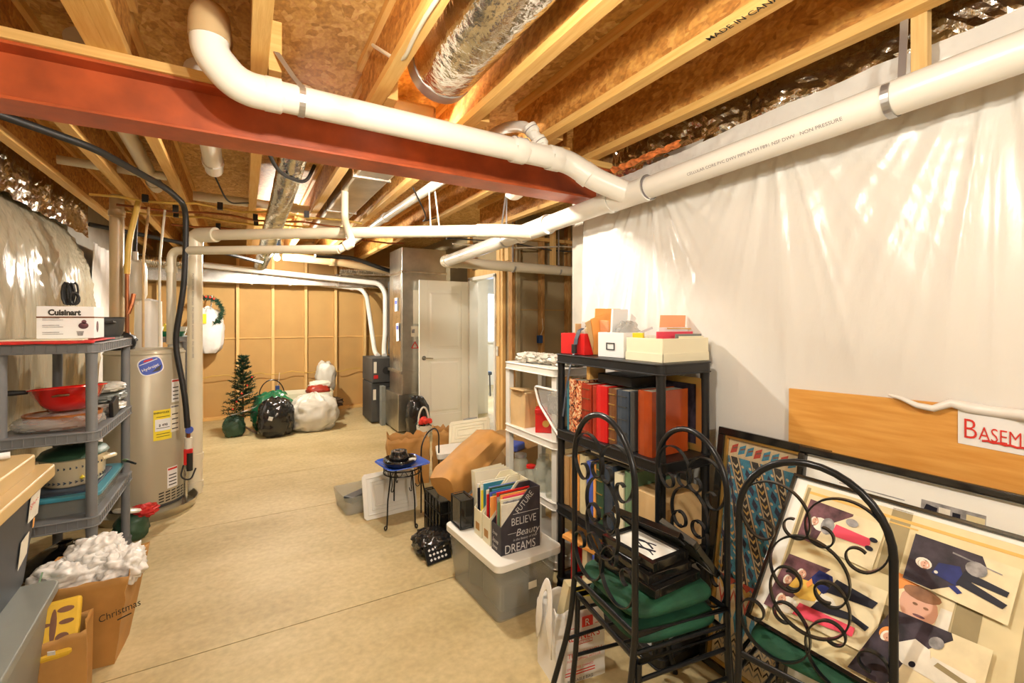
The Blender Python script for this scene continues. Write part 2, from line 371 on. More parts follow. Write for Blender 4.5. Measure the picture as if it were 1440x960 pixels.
b=MB('drywall_dim').box(2.78,2.83,5.86,8.6,0,ZD).box(2.78,2.83,4.67,5.06,0,ZD).box(2.78,2.83,5.06,5.86,2.07,ZD); struct('wall_hall',b)
b=MB('white_paint').box(2.83,3.43,6.66,6.74,0,2.5).box(2.83,6,9.5,9.6,0,2.5).box(6,6.1,4.8,9.6,0,2.5).box(4.3,6,4.7,4.8,0,2.5).box(2.83,6,4.8,9.6,2.5,2.55); struct('wall_room_beyond',b)
# the window of the room beyond
wm=bpy.data.materials.new('daylit_pane'); wm.use_nodes=True; e_=_n(wm.node_tree,'ShaderNodeEmission'); e_.inputs[0].default_value=(.42,.62,1,1); e_.inputs[1].default_value=6
wm.node_tree.links.new(e_.outputs[0],wm.node_tree.nodes['Material Output'].inputs[0]); M['daylit_pane']=wm
wd=thing('window_1',None,None,(4.9,9.47,0)); wd['kind']='structure'
MB('white_paint').box(4.2,5.7,9.44,9.5,.98,1.02).box(4.2,5.7,9.44,9.5,2.1,2.14).box(4.2,4.24,9.44,9.5,1,2.1).box(5.66,5.7,9.44,9.5,1,2.1).build('window_frame',wd)
MB('daylit_pane').box(4.24,5.66,9.465,9.475,1.02,2.1).build('glazing',wd)
# ------------------------------------------------------------------ joists
def joist(x1,y0,y1,label,dbl=False,ztop=ZD,web='osb_web'):
    t=thing('floor_joist',label,'joist',(x1-.03,(y0+y1)/2,ZJ))
    MB('lumber').box(x1-.06,x1,y0,y1,ZJ,ZJ+.038).build('bottom_flange',t,bevel=.002)
    MB('lumber').box(x1-.06,x1,y0,y1,ZD-.038,ZD-.001).build('top_flange',t)
    MB(web).box(x1-.036,x1-.025,y0,y1,ZJ+.036,ZD-.036).build('web',t); return t
ordn=['nearest the right wall','second in from the right wall','third in from the right wall','fourth in from the right wall','fifth in from the right wall','sixth in from the right wall','seventh in from the right wall']
NEAR=[1.895,1.475,1.02,.555,.085,-.37,-.84]
jn=[joist(x,-2.9,2.40,'wooden I-joist on the camera side of the red beam, %s'%ordn[i]) for i,x in enumerate(NEAR)]
FAR=[1.69,1.08,.60,.10,-.40,-.76,-1.10]
jf=[joist(x,2.21,8.25,'wooden I-joist running beyond the red beam, %s'%ordn[i]) for i,x in enumerate(FAR)]
joist(-.43,-2.9,2.40,'wooden I-joist doubled tight against its neighbour above left end of red beam')
jx=joist(2.35,2.7,4.7,'wooden I-joist over the alcove beside the white vinyl sheet')
text('MADE IN CANADA',.036,(1.429,1.065,ZJ),(0,-1,0),(-1,0,0),'ink',jn[1],name='stamped_lettering',bold=.01)
# web stiffener blocks beside the beam
for k,(x,lab) in enumerate([(.555,'short wood block beside the joist carrying the white wire'),(.085,'short split wood block hung with the pipe strap'),(1.02,'short wood block beside the joist right of the silver duct'),(1.475,'short wood block beside joist above the white pipe fitting')]):
    MB('lumber_x').box(x+.002,x+.05,2.06,2.22,ZJ-.0,ZJ+.2).build('squash_block',label=lab,cat='wood block',group='blocks along the beam',bevel=.003)
# support block that carries the pipe strap near the right wall
MB('stud').box(1.897,1.935,.612,.655,2.275,ZD-.002).build('hanger_block',label='upright wood block on right joist reaching down to white pipe',cat='wood block',bevel=.002)
# ------------------------------------------------------------------ steel beam
YB0,YB1=2.25,2.36; ZB0,ZB1=2.252,2.452
t=thing('steel_beam','red primed steel I-beam crossing the whole ceiling','steel beam',(.3,2.3,ZB0)); t['kind']='thing'
MB('steel').box(-1.5,2.02,YB0-.03,YB1+.03,ZB0,ZB0+.012).build('bottom_flange',t,bevel=.002)
MB('steel').box(-1.5,2.02,YB0-.03,YB1+.03,ZB1-.012,ZB1).build('top_flange',t,bevel=.002)
MB('steel').box(-1.5,2.02,2.30,2.312,ZB0+.011,ZB1-.011).build('web',t)
MB('lumber_x').box(-1.5,2.02,YB0-.045,YB1+.045,ZB1,ZJ-.0005).build('beam_plate',label='pale wood plate lying along the top of red steel beam',cat='wood plate',bevel=.002)
# ------------------------------------------------------------------ stud walls
snames=['behind the grey water heater','just right of the tall white drain pipe','behind the small dark fir tree','above the black and green sacks','above the pale tied sack','behind the wrapped plant','beside the white furnace vent pipes']
for x,s_ in zip([-1.04,-.53,-.07,.41,.89,1.35,1.83],snames):
    MB('stud').box(x-.02,x+.02,8.21,8.299,.04,2.6).build('wall_stud',label='bare pine stud of the back wall %s'%s_,cat='wall stud',group='back wall studs',bevel=.002)
MB('lumber_x').box(-1.4,2.2,8.20,8.299,0,.04).build('bottom_plate',label='pine plate on the floor along the back wall',cat='wood plate',bevel=.002)
for x,y,m,s_ in [(2.74,5.02,'stud','doubled against the door frame'),(2.75,4.96,'stud','carrying the pale light switch'),(2.76,4.75,'stud_dark','rough dark one at the alcove corner'),(3.16,4.72,'stud_dark','carrying the blue outlet box'),(3.56,4.72,'stud_dark','nearest the white vinyl sheet'),(2.76,5.92,'stud','on the hinge side of the white door')]:
    MB(m).box(x-.022,x+.022,y-.045,y+.04,.0,2.7).build('wall_stud',label='bare stud of the alcove wall %s'%s_,cat='wall stud',group='alcove wall studs',bevel=.002)
MB('lumber_x').box(2.72,4.1,4.66,4.755,2.46,2.5).build('top_plate',label='wood plate along the top of the alcove studs',cat='wood plate')
MB('stud').box(2.735,2.775,5.06,5.86,2.09,2.18).build('door_header',label='wood header over the white doorway',cat='wood plate')
for x,z0 in [(2.62,2.18),(3.25,2.15)]:
    MB('stud').box(x-.018,x+.018,4.56,4.64,z0,ZD-.002).build('hanger_block',label='short upright block holding the alcove pipe %s'%('by the door head' if x<3 else 'in mid alcove'),cat='wood block',group='blocks holding the alcove pipe')
def outlet(c,label,n=(0,-1,0)):
    t=thing('outlet_box',label,'electrical box',c,group='blue plastic outlet boxes'); c=Vector(c)
    MB('lamp_blue').obb(c,(.06,.05,.095)).build('housing',t,bevel=.006)
    MB('wire_white').tube([c+Vector((0,-.02,.05)),c+Vector((.015,-.05,.12)),c+Vector((.03,-.01,.25))],.004,6).build('cable',t,smooth=60)
outlet((3.10,4.66,1.27),'blue plastic outlet box on alcove stud above white shelf')
outlet((.47,8.18,.42),'blue plastic outlet box on stud behind the green sack')
outlet((1.9,8.18,.42),'blue plastic outlet box on stud beside the furnace')
b=MB('pex_yellow')
pts=[]
for i in range(40):
    x=-.9+i/39*2.8; pts.append((x,8.19-.02*math.sin(i),.66+.018*math.sin(i*.93)+.006*math.sin(i*2.1)))
b.tube(pts,.006,6).build('electrical_cable',label='sagging cable strung through the back wall studs at knee height',cat='cable',smooth=60)
# ------------------------------------------------------------------ doorway
t=thing('door_1',None,None,(2.72,5.86,0)); t['kind']='structure'
LW=.715; Y0,Y1=5.85,5.885; X0,X1=2.00,2.715
b=MB('door_paint'); d=MB('door_paint')
zs=[(.24,.98),(1.10,1.90)]
b.box(X0,X0+.115,Y0,Y1,.012,2.03).box(X1-.115,X1,Y0,Y1,.012,2.03)
for z0,z1 in [(.012,.24),(.98,1.10),(1.90,2.03)]: b.box(X0+.115,X1-.115,Y0,Y1,z0,z1)
b.build('leaf',t,bevel=.004)
for z0,z1 in zs:
    b=MB('door_paint').box(X0+.115,X1-.115,Y0+.012,Y1-.012,z0,z1)
    xa,xb,za,zb=X0+.115,X1-.115,z0,z1
    b.add([(xa+.03,Y0+.013,za+.03),(xb-.03,Y0+.013,za+.03),(xb-.03,Y0+.013,zb-.03),(xa+.03,Y0+.013,zb-.03),(xa+.055,Y0+.002,za+.055),(xb-.055,Y0+.002,za+.055),(xb-.055,Y0+.002,zb-.055),(xa+.055,Y0+.002,zb-.055)],[(4,5,6,7),(0,1,5,4),(1,2,6,5),(2,3,7,6),(3,0,4,7)])
    b.build('panel',t)
hb=MB('stainless').cyl((X0+.06,Y0,1.0),(X0+.06,Y0-.012,1.0),.028).cyl((X0+.06,Y0,1.0),(X0+.06,Y0-.055,1.0),.011).tube([(X0+.06,Y0-.05,1.0),(X0+.11,Y0-.055,1.0),(X0+.17,Y0-.05,.995)],.009,8); hb.build('lever_handle',t,smooth=50)
for z in (.22,1.02,1.82): MB('stainless').cyl((2.722,5.845,z-.045),(2.722,5.845,z+.045),.008,n=10).build('hinge',t,smooth=50)
b=MB('white_paint').box(2.70,2.83,5.80,5.86,0,2.07).box(2.70,2.83,5.06,5.10,0,2.07).box(2.70,2.83,5.06,5.86,2.04,2.085)
struct('door_2',b,bevel=.004)
MB('porcelain').box(2.698,2.706,4.985,5.04,1.06,1.18).use('wire_white').box(2.692,2.699,5.005,5.02,1.105,1.135).build('light_switch',label='pale light switch plate on stud beside the doorway',cat='switch',bevel=.002)
MB('galv').box(2.705,2.712,5.055,5.062,1.46,1.53).build('strike_plate',label='small metal strike plate on the door frame edge',cat='strike plate')
# chair seen in the room beyond
t=thing('desk_chair','dark blue chair seen through the doorway','chair',(4.05,8.3,0))
MB('navy').obb((4.05,8.3,.45),(.42,.42,.07)).build('seat',t,bevel=.02)
MB('navy').obb((4.05,8.5,.80),(.40,.05,.45)).build('backrest',t,bevel=.02)
for a in(-1,1):
    for c_ in(-1,1): MB('dark').cyl((4.05+a*.18,8.3+c_*.18,0),(4.05+a*.17,8.3+c_*.17,.43),.015,n=8).build('leg',t)
# ------------------------------------------------------------------ vinyl-faced insulation
def drape(y,z,seed,side):
    f=0
    sw=0; ff=0
    for (py,pz,a) in side:      # folds fan out from where the sheet is pinned; the nearest pin rules
        dy=y-py; dz=pz-z+.05; r=math.hypot(dy,dz); an=math.atan2(dy,dz); w_=math.exp(-(dy/.42)**2)+1e-4
        q=1-abs(math.sin(an*13+1.5*nz((y*1.3,z*.35,0),1,seed)+py*3)); q=q**2.2+.5*(1-abs(math.sin(an*29+2*nz((y*2,z*.5,0),1,seed+6))))**3
        ff+=w_*a*q*min(1,r*3)*math.exp(-r*.5); sw+=w_
    f+=.8*ff/sw
    f+=.012*nz((y*4.5,z*.7,0),1,seed+1)+.006*nz((y*11+z*2.5,z*1.1,0),1,seed+2)+.0022*nz((y*30+z*5,z*3,2),1,seed+4)
    return f*max(.12,min(1,(z-.95)/.6)) if seed==3 else f
pinsR=[(1.85,2.40,.034),(1.15,2.42,.020),(.45,2.43,.022),(-.5,2.4,.02),(2.40,2.1,.012)]
def fr(a,b_):
    y=-2.4+a*4.82; z=b_*(2.445-.038*y if y<2 else 2.37); e=drape(y,z,3,pinsR)
    bow=.03*math.sin(max(0,min(1,b_))*math.pi)
    return Vector((1.975-bow-e*1.0,y,z+(.02*nz((y*3,0,0),1,8) if b_>.97 else 0)))
t=thing('insulation_blanket','white vinyl faced insulation sheet hung over the right wall','insulation',(1.97,0,0))
MB('vinyl').grid(fr,420,150).build('vinyl_sheet',t,smooth=180)
def flip(a,b_):   # end of the sheet turning round the wall end
    y=2.42+.03*math.sin(a*3); x=1.955+a*.14; z=b_*2.38
    return Vector((x-.01*nz((a*3,z*6,0),1,5),y+.016*nz((a*4,z*5,0),1,6),z))
MB('vinyl').grid(flip,14,80).build('sheet_end',t,smooth=180)
pinsL=[(5.2,2.25,.035),(4.2,2.3,.03),(3.3,2.3,.03),(2.4,2.3,.02)]
def fl(a,b_):
    y=.5+a*5.25; z=.05+b_*2.31; e=drape(y,z,12,pinsL)*.9
    top=max(0,b_-.8)/.2
    return Vector((-1.27+.09*math.sin(min(1,b_*1.0)*math.pi)-.09*top*top+e,y,z-.10*max(0,a-.86)/.14*b_))
t=thing('insulation_blanket','yellowish shiny vinyl insulation sheet bulging from left wall','insulation',(-1.3,3,0))
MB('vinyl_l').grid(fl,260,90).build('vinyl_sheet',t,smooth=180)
def fl2(a,b_):
    y=5.85+a*1.3; z=.0+b_*2.25; return Vector((-1.25+.03*nz((y*5,z*1.2,0),1,31)+.015*nz((y*14,z*2,0),1,32),y,z))
t=thing('insulation_blanket','paler vinyl insulation sheet on left wall behind the grey flue','insulation',(-1.3,6.5,0))
MB('white_bag').grid(fl2,60,40).build('vinyl_sheet',t,smooth=180)
# crumpled foil in the rim bays
def foil_strip(name,label,x,y0,y1,z0,z1,sgn,seed,ny=160):
    def f(a,b_):
        y=y0+a*(y1-y0); z=z0+b_*(z1-z0); q=.03*nz((y*5,z*5,0),1,seed)+.016*abs(nz((y*16,z*16,0),1,seed+1))+.006*nz((y*40,z*40,0),1,seed+2)
        return Vector((x-sgn*(.03+q),y,z+.02*nz((y*9,b_,0),1,seed+3)))
    return MB('foil').grid(f,ny,20).build(name,label=label,cat='foil insulation')
foil_strip('foil_insulation','crumpled foil insulation above the white right-hand sheet',2.05,-2.4,2.2,2.37,2.72,1,3,260)
foil_strip('foil_insulation','crumpled dark foil insulation along top of left sheet',-1.30,.6,5.8,2.28,2.72,-1,13,220)
MB('fluff').grid(lambda a,b_:Vector((1.93-.025*math.sin(b_*3.1)-.012*nz((a*16,b_*4,0),1,4),1.60+a*.50,2.385+b_*.035+.012*nz((a*14,b_*2,1),1,5))),60,8).build('fibre_strip',label='orange fibre edge of insulation showing under the foil',cat='insulation')
# ------------------------------------------------------------------ drain pipes
def coupling(p,d,r,parent,m='pvc',L=.055):
    p=Vector(p); d=Vector(d).normalized(); MB(m).tube([p-d*L/2,p-d*L/2,p+d*L/2,p+d*L/2],[r,r+.008,r+.008,r],20).build('coupling',parent,smooth=40)
def ringmark(p,d,r,parent,m='primer'):
    p=Vector(p); d=Vector(d).normalized(); MB(m).tube([p-d*.0025,p+d*.0025],r+.0012,20).build('joint_mark',parent,smooth=40)
def strap(path_pts,label,w_=(0,.022,0)):
    return MB('strap').ribbon(path_pts,w_,.003).build('pipe_strap',label=label,cat='pipe strap')
RP=.056
t=thing('drain_pipe','thick white drain pipe along the near face of red beam with elbow at left end','pipe',(.7,2.0,2.3))
zp=2.366; yp=2.0
elb=rpath([(1.42,yp,zp-.01),(-.02,yp,zp),(-.10,yp,2.50),(-.115,yp,2.60)],.085,9)
MB('pvc').tube([(.10,yp,zp),(1.40,yp,zp-.012)],RP,24).build('straight_run',t,smooth=50)
MB('pvc').tube(rpath([(.12,yp,zp),(-.015,yp,zp),(-.105,yp,2.47),(-.105,yp,2.545)],.10,9),RP+.006,24).build('elbow',t,smooth=50)
MB('pvc_tan').tube(rpath([(-.105,yp,2.53),(-.105,yp,2.598),(-.10,2.24,2.64)],.06,9),RP+.009,24).build('upper_elbow',t,smooth=50,label='tan upper elbow')
coupling((.10,yp,zp),(1,0,0),RP,t); coupling((-.105,yp,2.545),(0,0,1),RP+.002,t,'pvc_tan',.06)
coupling((1.20,yp,zp-.01),(1,0,0),RP,t,L=.07); coupling((1.42,yp,zp-.012),(1,0,0),RP,t,L=.07)
MB('pvc').tube(rpath([(1.40,yp,zp-.012),(1.52,yp,zp-.014),(1.63,1.93,2.26),(1.78,1.84,2.185)],.07,7),RP+.004,24).build('offset_elbow',t,smooth=50)
coupling((1.60,1.95,2.285),(.11,-.07,-.1),RP,t,L=.05)
for p in [(1.17,yp,zp),(1.235,yp,zp),(1.455,yp,zp-.01)]: ringmark(p,(1,0,0),RP+.001,t)
# small branch rising behind
t=thing('vent_pipe','short white branch pipe curling up from drain pipe into joist bay','pipe',(1.3,2.1,2.4))
MB('pvc').tube(rpath([(1.37,2.0,2.38),(1.30,2.06,2.52),(1.29,2.30,2.60),(1.24,2.8,2.60)],.09,8),.03,18).build('branch',t,smooth=50)
for p,d in [((1.345,2.02,2.43),(-.07,.06,.14)),((1.31,2.05,2.50),(-.07,.06,.14))]: coupling(p,d,.031,t,L=.04); ringmark(p,d,.038,t)
t=thing('drain_pipe','long white drain pipe under joists along the white insulated wall','pipe',(1.8,2,2.1))
A=Vector((1.80,-1.5,2.272)); B=Vector((1.80,4.40,2.102))
MB('pvc').cyl(A,B,RP,n=24).build('straight_run',t,smooth=50)
dirm=(B-A).normalized(); at=lambda y: A+(B-A)*((y+1.5)/5.9)
MB('pvc').tube([at(1.72)-dirm*.02,at(1.95)],RP+.008,24).build('wye_fitting',t,smooth=50)
MB('pvc').tube([at(2.62),at(2.95)],RP+.008,24).build('wye_fitting',t,smooth=50)
for y in (1.71,1.97,2.61,2.96): coupling(at(y),dirm,RP+.004,t,L=.03)
ringmark(at(1.69),dirm,RP+.006,t)
MB('pvc_cream').tube(rpath([at(4.36),(1.80,4.48,2.108),(1.95,4.48,2.105)],.09,8),RP+.006,24).build('elbow',t,smooth=50)
# printed line on the pipe
def on_pipe(x,y,y0=1.42,a0=R(212),r=RP+.0012):
    Y=y0-x; an=a0-y/r; p=at(Y); return Vector((p.x+r*math.cos(an),Y,p.z+r*math.sin(an)))
text('CELLULAR CORE PVC DWV PIPE ASTM F891 NSF DWV   NON PRESSURE',.018,(0,0,0),(1,0,0),(0,1,0),'primer',t,name='printed_lettering',bend=on_pipe,sx=1.1)
t=thing('drain_pipe','cream drain pipe running across the alcove studs from corner elbow','pipe',(2.8,4.48,2.05))
MB('pvc_cream').cyl((1.93,4.48,2.105),(4.0,4.48,2.085),RP,n=24).build('straight_run',t,smooth=50)
for x in (2.62,3.25): strap([(x-.0,4.48+.0,2.6)]+[(x,4.48+(RP+.003)*math.cos(a),2.097+(RP+.003)*math.sin(a)) for a in [R(q) for q in range(90,-181,-15)]],'dark strap round the alcove pipe %s'%('near the door head' if x<3 else 'near mid alcove'),(.02,0,0))
t=thing('drain_pipe','tall white drain pipe on floor beside water heater, its top sloping right','pipe',(-.36,4.85,0))
MB('pvc_cream').cyl((-.36,4.85,0.001),(-.36,4.85,2.2),RP,n=24).build('upright',t,smooth=50)
MB('pvc_cream').tube(rpath([(-.36,4.85,2.12),(-.36,4.85,2.235),(-.2,4.70,2.232)],.09,8),RP+.007,24).build('elbow',t,smooth=50)
S0=Vector((-.25,4.745,2.232)); S1=Vector((1.50,3.02,2.15))
MB('pvc_cream').cyl(S0,S1,.044,n=20).build('sloping_run',t,smooth=50)
MB('pvc_cream').tube(rpath([S1-(S1-S0).normalized()*.03,S1+Vector((.12,-.10,-.005)),(1.79,2.80,2.13)],.08,6),.050,20).build('offset_elbow',t,smooth=50)
ringmark(S1,(S1-S0),.045,t)
def up_pipe(x,y,y0=1.9): 
    an=R(252)+y/RP; r=RP+.0012; return Vector((-.36+r*math.cos(an),4.85+r*math.sin(an),y0-x))
text('PVC DWV PIPE ASTM D2665   PVC DWV PIPE ASTM D2665   PVC DWV PIPE',.02,(0,0,0),(1,0,0),(0,1,0),'primer',t,name='printed_lettering',bend=up_pipe,sx=1.1)
for z in (.32,.02+.06): coupling((-.36,4.85,z),(0,0,1),RP,t,'pvc_cream')
# straps
strap([(1.893,.668,2.575),(1.886,.668,2.45),(1.864,.668,2.26)]+[(1.80+(RP+.003)*math.cos(a),.668,at(.668).z+(RP+.003)*math.sin(a)) for a in [R(q) for q in range(0,-221,-12)]],'galvanised strap hanging the white pipe from the upright block at right')
strap([(1.80,3.18,2.495)]+[(1.80+(RP+.003)*math.cos(a),3.18,at(3.18).z+(RP+.003)*math.sin(a)) for a in [R(q) for q in range(90,-200,-14)]]+[(1.795,3.18,2.495)],'dark strap round the white pipe just beyond beam end')
strap([(.115,2.05,2.56),(.17,1.99,2.45)]+[(.20,yp+(RP+.003)*math.cos(a),zp+(RP+.003)*math.sin(a)) for a in [R(q) for q in range(150,391,14)]],'galvanised strap hanging the beam pipe from split block',(.022,0,0))
MB('wire_white').tube([(1.19,3.27,ZJ),(1.22,3.30,2.12),(1.26,3.24,2.20),(1.23,3.26,ZJ)],.006,6).build('looped_cord',label='looped white cord holding up the sloping pipe',cat='cord',smooth=60)
# white pipes in the joist bays beyond the beam
def simple_pipe(pts,r,m,label,rad=.1,cap=False,name='pipe'):
    t=thing(name,label,'pipe',pts[0]); MB(m).tube(rpath(pts,rad,8),r,18).build('run',t,smooth=50)
    for q in pts[1:-1]:
        pass
    a,b_=Vector(pts[0]),Vector(pts[1]); coupling(b_+(a-b_).normalized()*min(.15,(a-b_).length*.3),b_-a,r,t,m,.05); return t
simple_pipe([(-.17,2.45,2.60),(-.17,3.75,2.53)],.055,'pvc','capped white pipe stub in joist bay just beyond red beam')
simple_pipe([(-.58,2.5,2.64),(-.62,4.8,2.60)],.045,'pvc_cream','cream pipe in the joist bay left of the capped stub')
simple_pipe([(-.38,4.95,2.60),(.58,4.95,2.585)],.04,'pvc_cream','cream pipe crossing joist bay beyond the capped stub')
simple_pipe([(-1.1,4.3,2.60),(-.5,4.35,2.59)],.03,'pvc_cream','thin cream pipe crossing the leftmost joist bay')
simple_pipe([(1.24,2.45,2.50),(1.15,4.5,2.46),(1.12,6.0,2.42)],.035,'pvc','thin white pipe angled through bay right of flat duct')
simple_pipe([(-.49,4.52,1.31),(-.49,4.52,2.05),(.60,3.50,2.01)],.032,'pvc_cream','cream vent pipe rising from water heater then running right under sloping drain',.08)
simple_pipe([(.60,3.50,2.01),(.68,3.46,2.06),(.70,3.85,2.30),(.71,3.9,2.75)],.028,'pvc_cream','grey conduit rising into the joists from vent pipe end',.05)
simple_pipe([(-1.2,7.72,2.335),(-.5,7.70,2.268),(1.93,7.62,2.10),(2.02,7.60,1.95),(2.02,7.60,1.30),(1.92,7.3,1.05),(1.86,7.05,.955)],.04,'pvc','upper white furnace vent pipe crossing the back wall and bending down',.12)
simple_pipe([(-.5,8.12,2.20),(1.72,8.0,2.03),(1.80,7.95,1.90),(1.80,7.4,.99),(1.80,7.2,.955)],.035,'pvc','lower white furnace vent pipe below and behind the first',.12)
simple_pipe([(.45,6.6,2.32),(1.2,6.75,2.30),(2.1,6.95,2.22)],.055,'pvc_tan','tan drain pipe slanting past the lit bulb to furnace top',.1)
simple_pipe([(-.92,5.05,.0),(-.92,5.05,2.55)],.05,'pvc_tan','tall grey-tan flue pipe behind the grey shelf rising to joists',.1)
# thin copper and pex lines under the joists
for k,(y,z,m,x0,x1) in enumerate([(4.60,2.445,'pex_yellow',-1.0,1.0),(4.9,2.44,'copper',-.9,1.5),(5.2,2.45,'pex_yellow',-.95,1.6),(5.55,2.43,'copper',-.6,1.7)]):
    b=MB(m).tube([(x0+(x1-x0)*i/12,y+.03*math.sin(i*1.3+k),z+.012*math.sin(i*1.9+k)) for i in range(13)],.010,8)
    t=thing('water_pipe','thin %s water line under the joists, %s from the red beam'%('yellowish' if m=='pex_yellow' else 'copper',['first','second','third','fourth'][k]),'water pipe',(x0,y,z)); b.build('line',t,smooth=60)
    for i in (2,5,9):
        x=x0+(x1-x0)*i/12; MB('rubber').box(x-.02,x+.02,y-.022+.03*math.sin(i*1.3+k),y+.022+.03*math.sin(i*1.3+k),z-.015,z+.045).build('clamp',t)
# ------------------------------------------------------------------ ducts
t=thing('round_duct','big round silver duct in joist bay on camera side of red beam','duct',(.77,1,2.6))
def dsurf(a,b_):
    th=2*math.pi*a; y=-1.2+b_*3.12; r=.145+.006*nz((math.cos(th)*3,math.sin(th)*3,y*5),1,2)
    return Vector((.765+r*math.cos(th),y,2.625+r*math.sin(th)))
MB('foil').grid(dsurf,48,90,wrap=True).build('foil_wrap',t,smooth=60)
MB('strap').tube([(.765,1.90,2.625),(.765,1.965,2.625)],.149,32).build('collar',t,smooth=40)
MB('lumber_x').lathe([(.001,-.0),(.07,0),(.105,.03),(.105,.06)],(.765,2.03,2.615),24,rot=Matrix.Rotation(R(90),3,'X')).build('end_boot',t,smooth=40)
t=thing('flat_duct','flat silver duct between joists beyond the red beam','duct',(.83,4,2.52))
MB('galv_dull').box(.68,.94,2.45,5.9,2.525,2.70).build('duct_body',t,bevel=.02)
for y in (3.4,4.6): MB('galv').box(.672,.948,y,y+.03,2.518,2.71).build('seam_band',t,bevel=.004)
t=thing('flex_duct','crinkled silver flexible duct hanging beyond the red beam','duct',(.3,4,2.4))
pts=[];rs=[]
P0=[(.26,2.45,2.58),(.28,3.3,2.54),(.27,4.3,2.46),(.25,5.0,2.40),(.24,6.2,2.34),(.22,7.75,2.30),(.22,7.95,2.22)]
PP=rpath(P0,.4,10)
L=[PP[0]]
for a_,b_ in zip(PP,PP[1:]):
    n_=max(1,int((b_-a_).length/.02))
    for i in range(n_): L.append(a_+(b_-a_)*(i+1)/n_)
rs=[.075+(.009 if i%2 else -.006)+.004*nz((i*.3,0,0)) for i in range(len(L))]
MB('foil').tube(L,rs,18).build('flex_hose',t,smooth=30)
t=thing('trunk_duct','long rectangular silver duct along top of the back wall','duct',(.5,8,2.03))
MB('galv').box(-1.35,2.25,7.88,8.19,2.045,2.235).build('duct_body',t,bevel=.006)
for x in (-.9,.1,.62,1.3): MB('galv_dull').box(x,x+.03,7.872,8.2,2.04,2.242).build('seam_band',t)
t=thing('flex_duct','crinkled silver flexible duct joining trunk duct to furnace top','duct',(1.8,7.6,2.2))
L=[Vector((1.35+i*.012,7.80-i*.005,2.30-.0*i)) for i in range(72)]
MB('foil').tube(L,[.085+(.006 if i%2 else -.004) for i in range(72)],18).build('flex_hose',t,smooth=30)
t=thing('flex_duct','crinkled silver flexible duct over left end of trunk duct','duct',(-1,7.5,2.2))
L=[Vector((-1.3+i*.012,7.72,2.28)) for i in range(70)]
MB('foil').tube(L,[.085+(.006 if i%2 else -.004) for i in range(70)],18).build('flex_hose',t,smooth=30)
# ------------------------------------------------------------------ bulbs
def bulb(c,power,label,r=.032,group=None,top=ZD):
    t=thing('light_bulb',label,'lamp',c); c=Vector(c)
    prof=[(.001,-.055)]+[(r*math.sin(R(q)),-.022-r*math.cos(R(q))) for q in range(20,140,15)]+[(.014,.012),(.013,.02)]
    MB(glow('bulb_%d'%power,power)).lathe(prof,c,20).build('globe',t,smooth=60)
    MB('porcelain').lathe([(.018,.02),(.03,.03),(.055,.045),(.058,.075),(.001,.076)],c,20).build('lampholder',t,smooth=40)
    if top-c.z>.09: MB('lamp_blue').lathe([(.05,.076),(.05,top-c.z-.002),(.001,top-c.z-.001)],c,20).build('ceiling_box',t,smooth=40)
bulb((.33,.85,2.30),BULB_NEAR,'lit bulb in joist bay above the camera')
bulb((.36,6.35,2.285),BULB_FAR,'lit bulb glaring in front of the back trunk duct')
bulb((.83,2.62,2.44),FILL_MID,'added fill bulb hidden under flat duct just beyond the red beam',top=2.524)  # added fill, hidden by the beam, to brighten the far half
bulb((.30,-1.3,2.22),FILL_REAR,'added fill bulb out of view behind the camera')  # unseen bulb added as fill from behind the camera
t=thing('ceiling_lampholder','blue ceiling box with pale unlit lampholder beyond red beam','lampholder',(1.5,2.9,2.35))
MB('porcelain').lathe([(.001,0),(.03,.0),(.06,.02),(.06,.045),(.001,.046)],(1.60,2.72,2.325),24).build('lampholder',t,smooth=40)
MB('lamp_blue').lathe([(.048,.046),(.048,.17),(.001,.171)],(1.60,2.72,2.325),20).build('ceiling_box',t,smooth=40)
# wires
def cable(pts,r,m,label,rad=.15,name='cable',cat='cable'): return MB(m).tube(rpath(pts,rad,8),r,8).build(name,label=label,cat=cat,smooth=60)
cable([(.52,-.3,2.486),(.53,.9,2.484),(.51,1.5,2.486),(.53,1.75,2.485),(.49,1.9,2.60),(.49,2.05,2.70)],.0075,'wire_white','white cable stapled under the joist left of silver duct')
cable([(-1.2,2.75,2.45),(-.70,3.29,2.43),(-.46,4.0,2.42),(-.385,4.38,2.39),(-.385,4.40,2.10),(-.40,4.41,1.75),(-.46,4.44,1.33),(-.39,4.40,.90),(-.375,4.40,.66)],.021,'rubber','thick black hose from ceiling down past the water heater',.12,'hose','hose')
cable([(.10,3.0,2.52),(.2,3.3,2.43),(.38,3.5,2.45),(.44,3.55,2.6)],.012,'rubber','black cable sagging between joists past flexible duct')
cable([(-1.15,5.3,2.33),(-.4,5.9,2.28),(.2,6.4,2.2)],.02,'rubber','black hose crossing behind the tall drain pipe top')
cable([(.8,6.4,2.33),(1.3,6.6,2.36),(1.75,6.7,2.24),(2.1,6.8,2.16)],.03,'rubber','black line set running to the furnace top')
cable([(1.85,4.55,2.36),(2.6,4.62,2.40),(3.3,4.6,2.34),(3.9,4.6,2.38)],.008,'dark','dark cable bundle strung above alcove pipe')
cable([(1.9,4.50,2.30),(2.7,4.58,2.33),(3.4,4.55,2.40),(3.9,4.6,2.42)],.008,'wire_white','pale cable strung above alcove pipe')
cable([(1.08,3.3,2.47),(1.3,3.6,2.33),(1.35,3.9,2.36),(1.6,4.2,2.48)],.006,'rubber','thin dark wire dangling under joists beyond the beam')
cable([(-.17,3.73,2.49),(-.1,4.1,2.38),(.042,4.5,2.492)],.006,'rubber','thin dark wire hanging from the capped pipe stub')
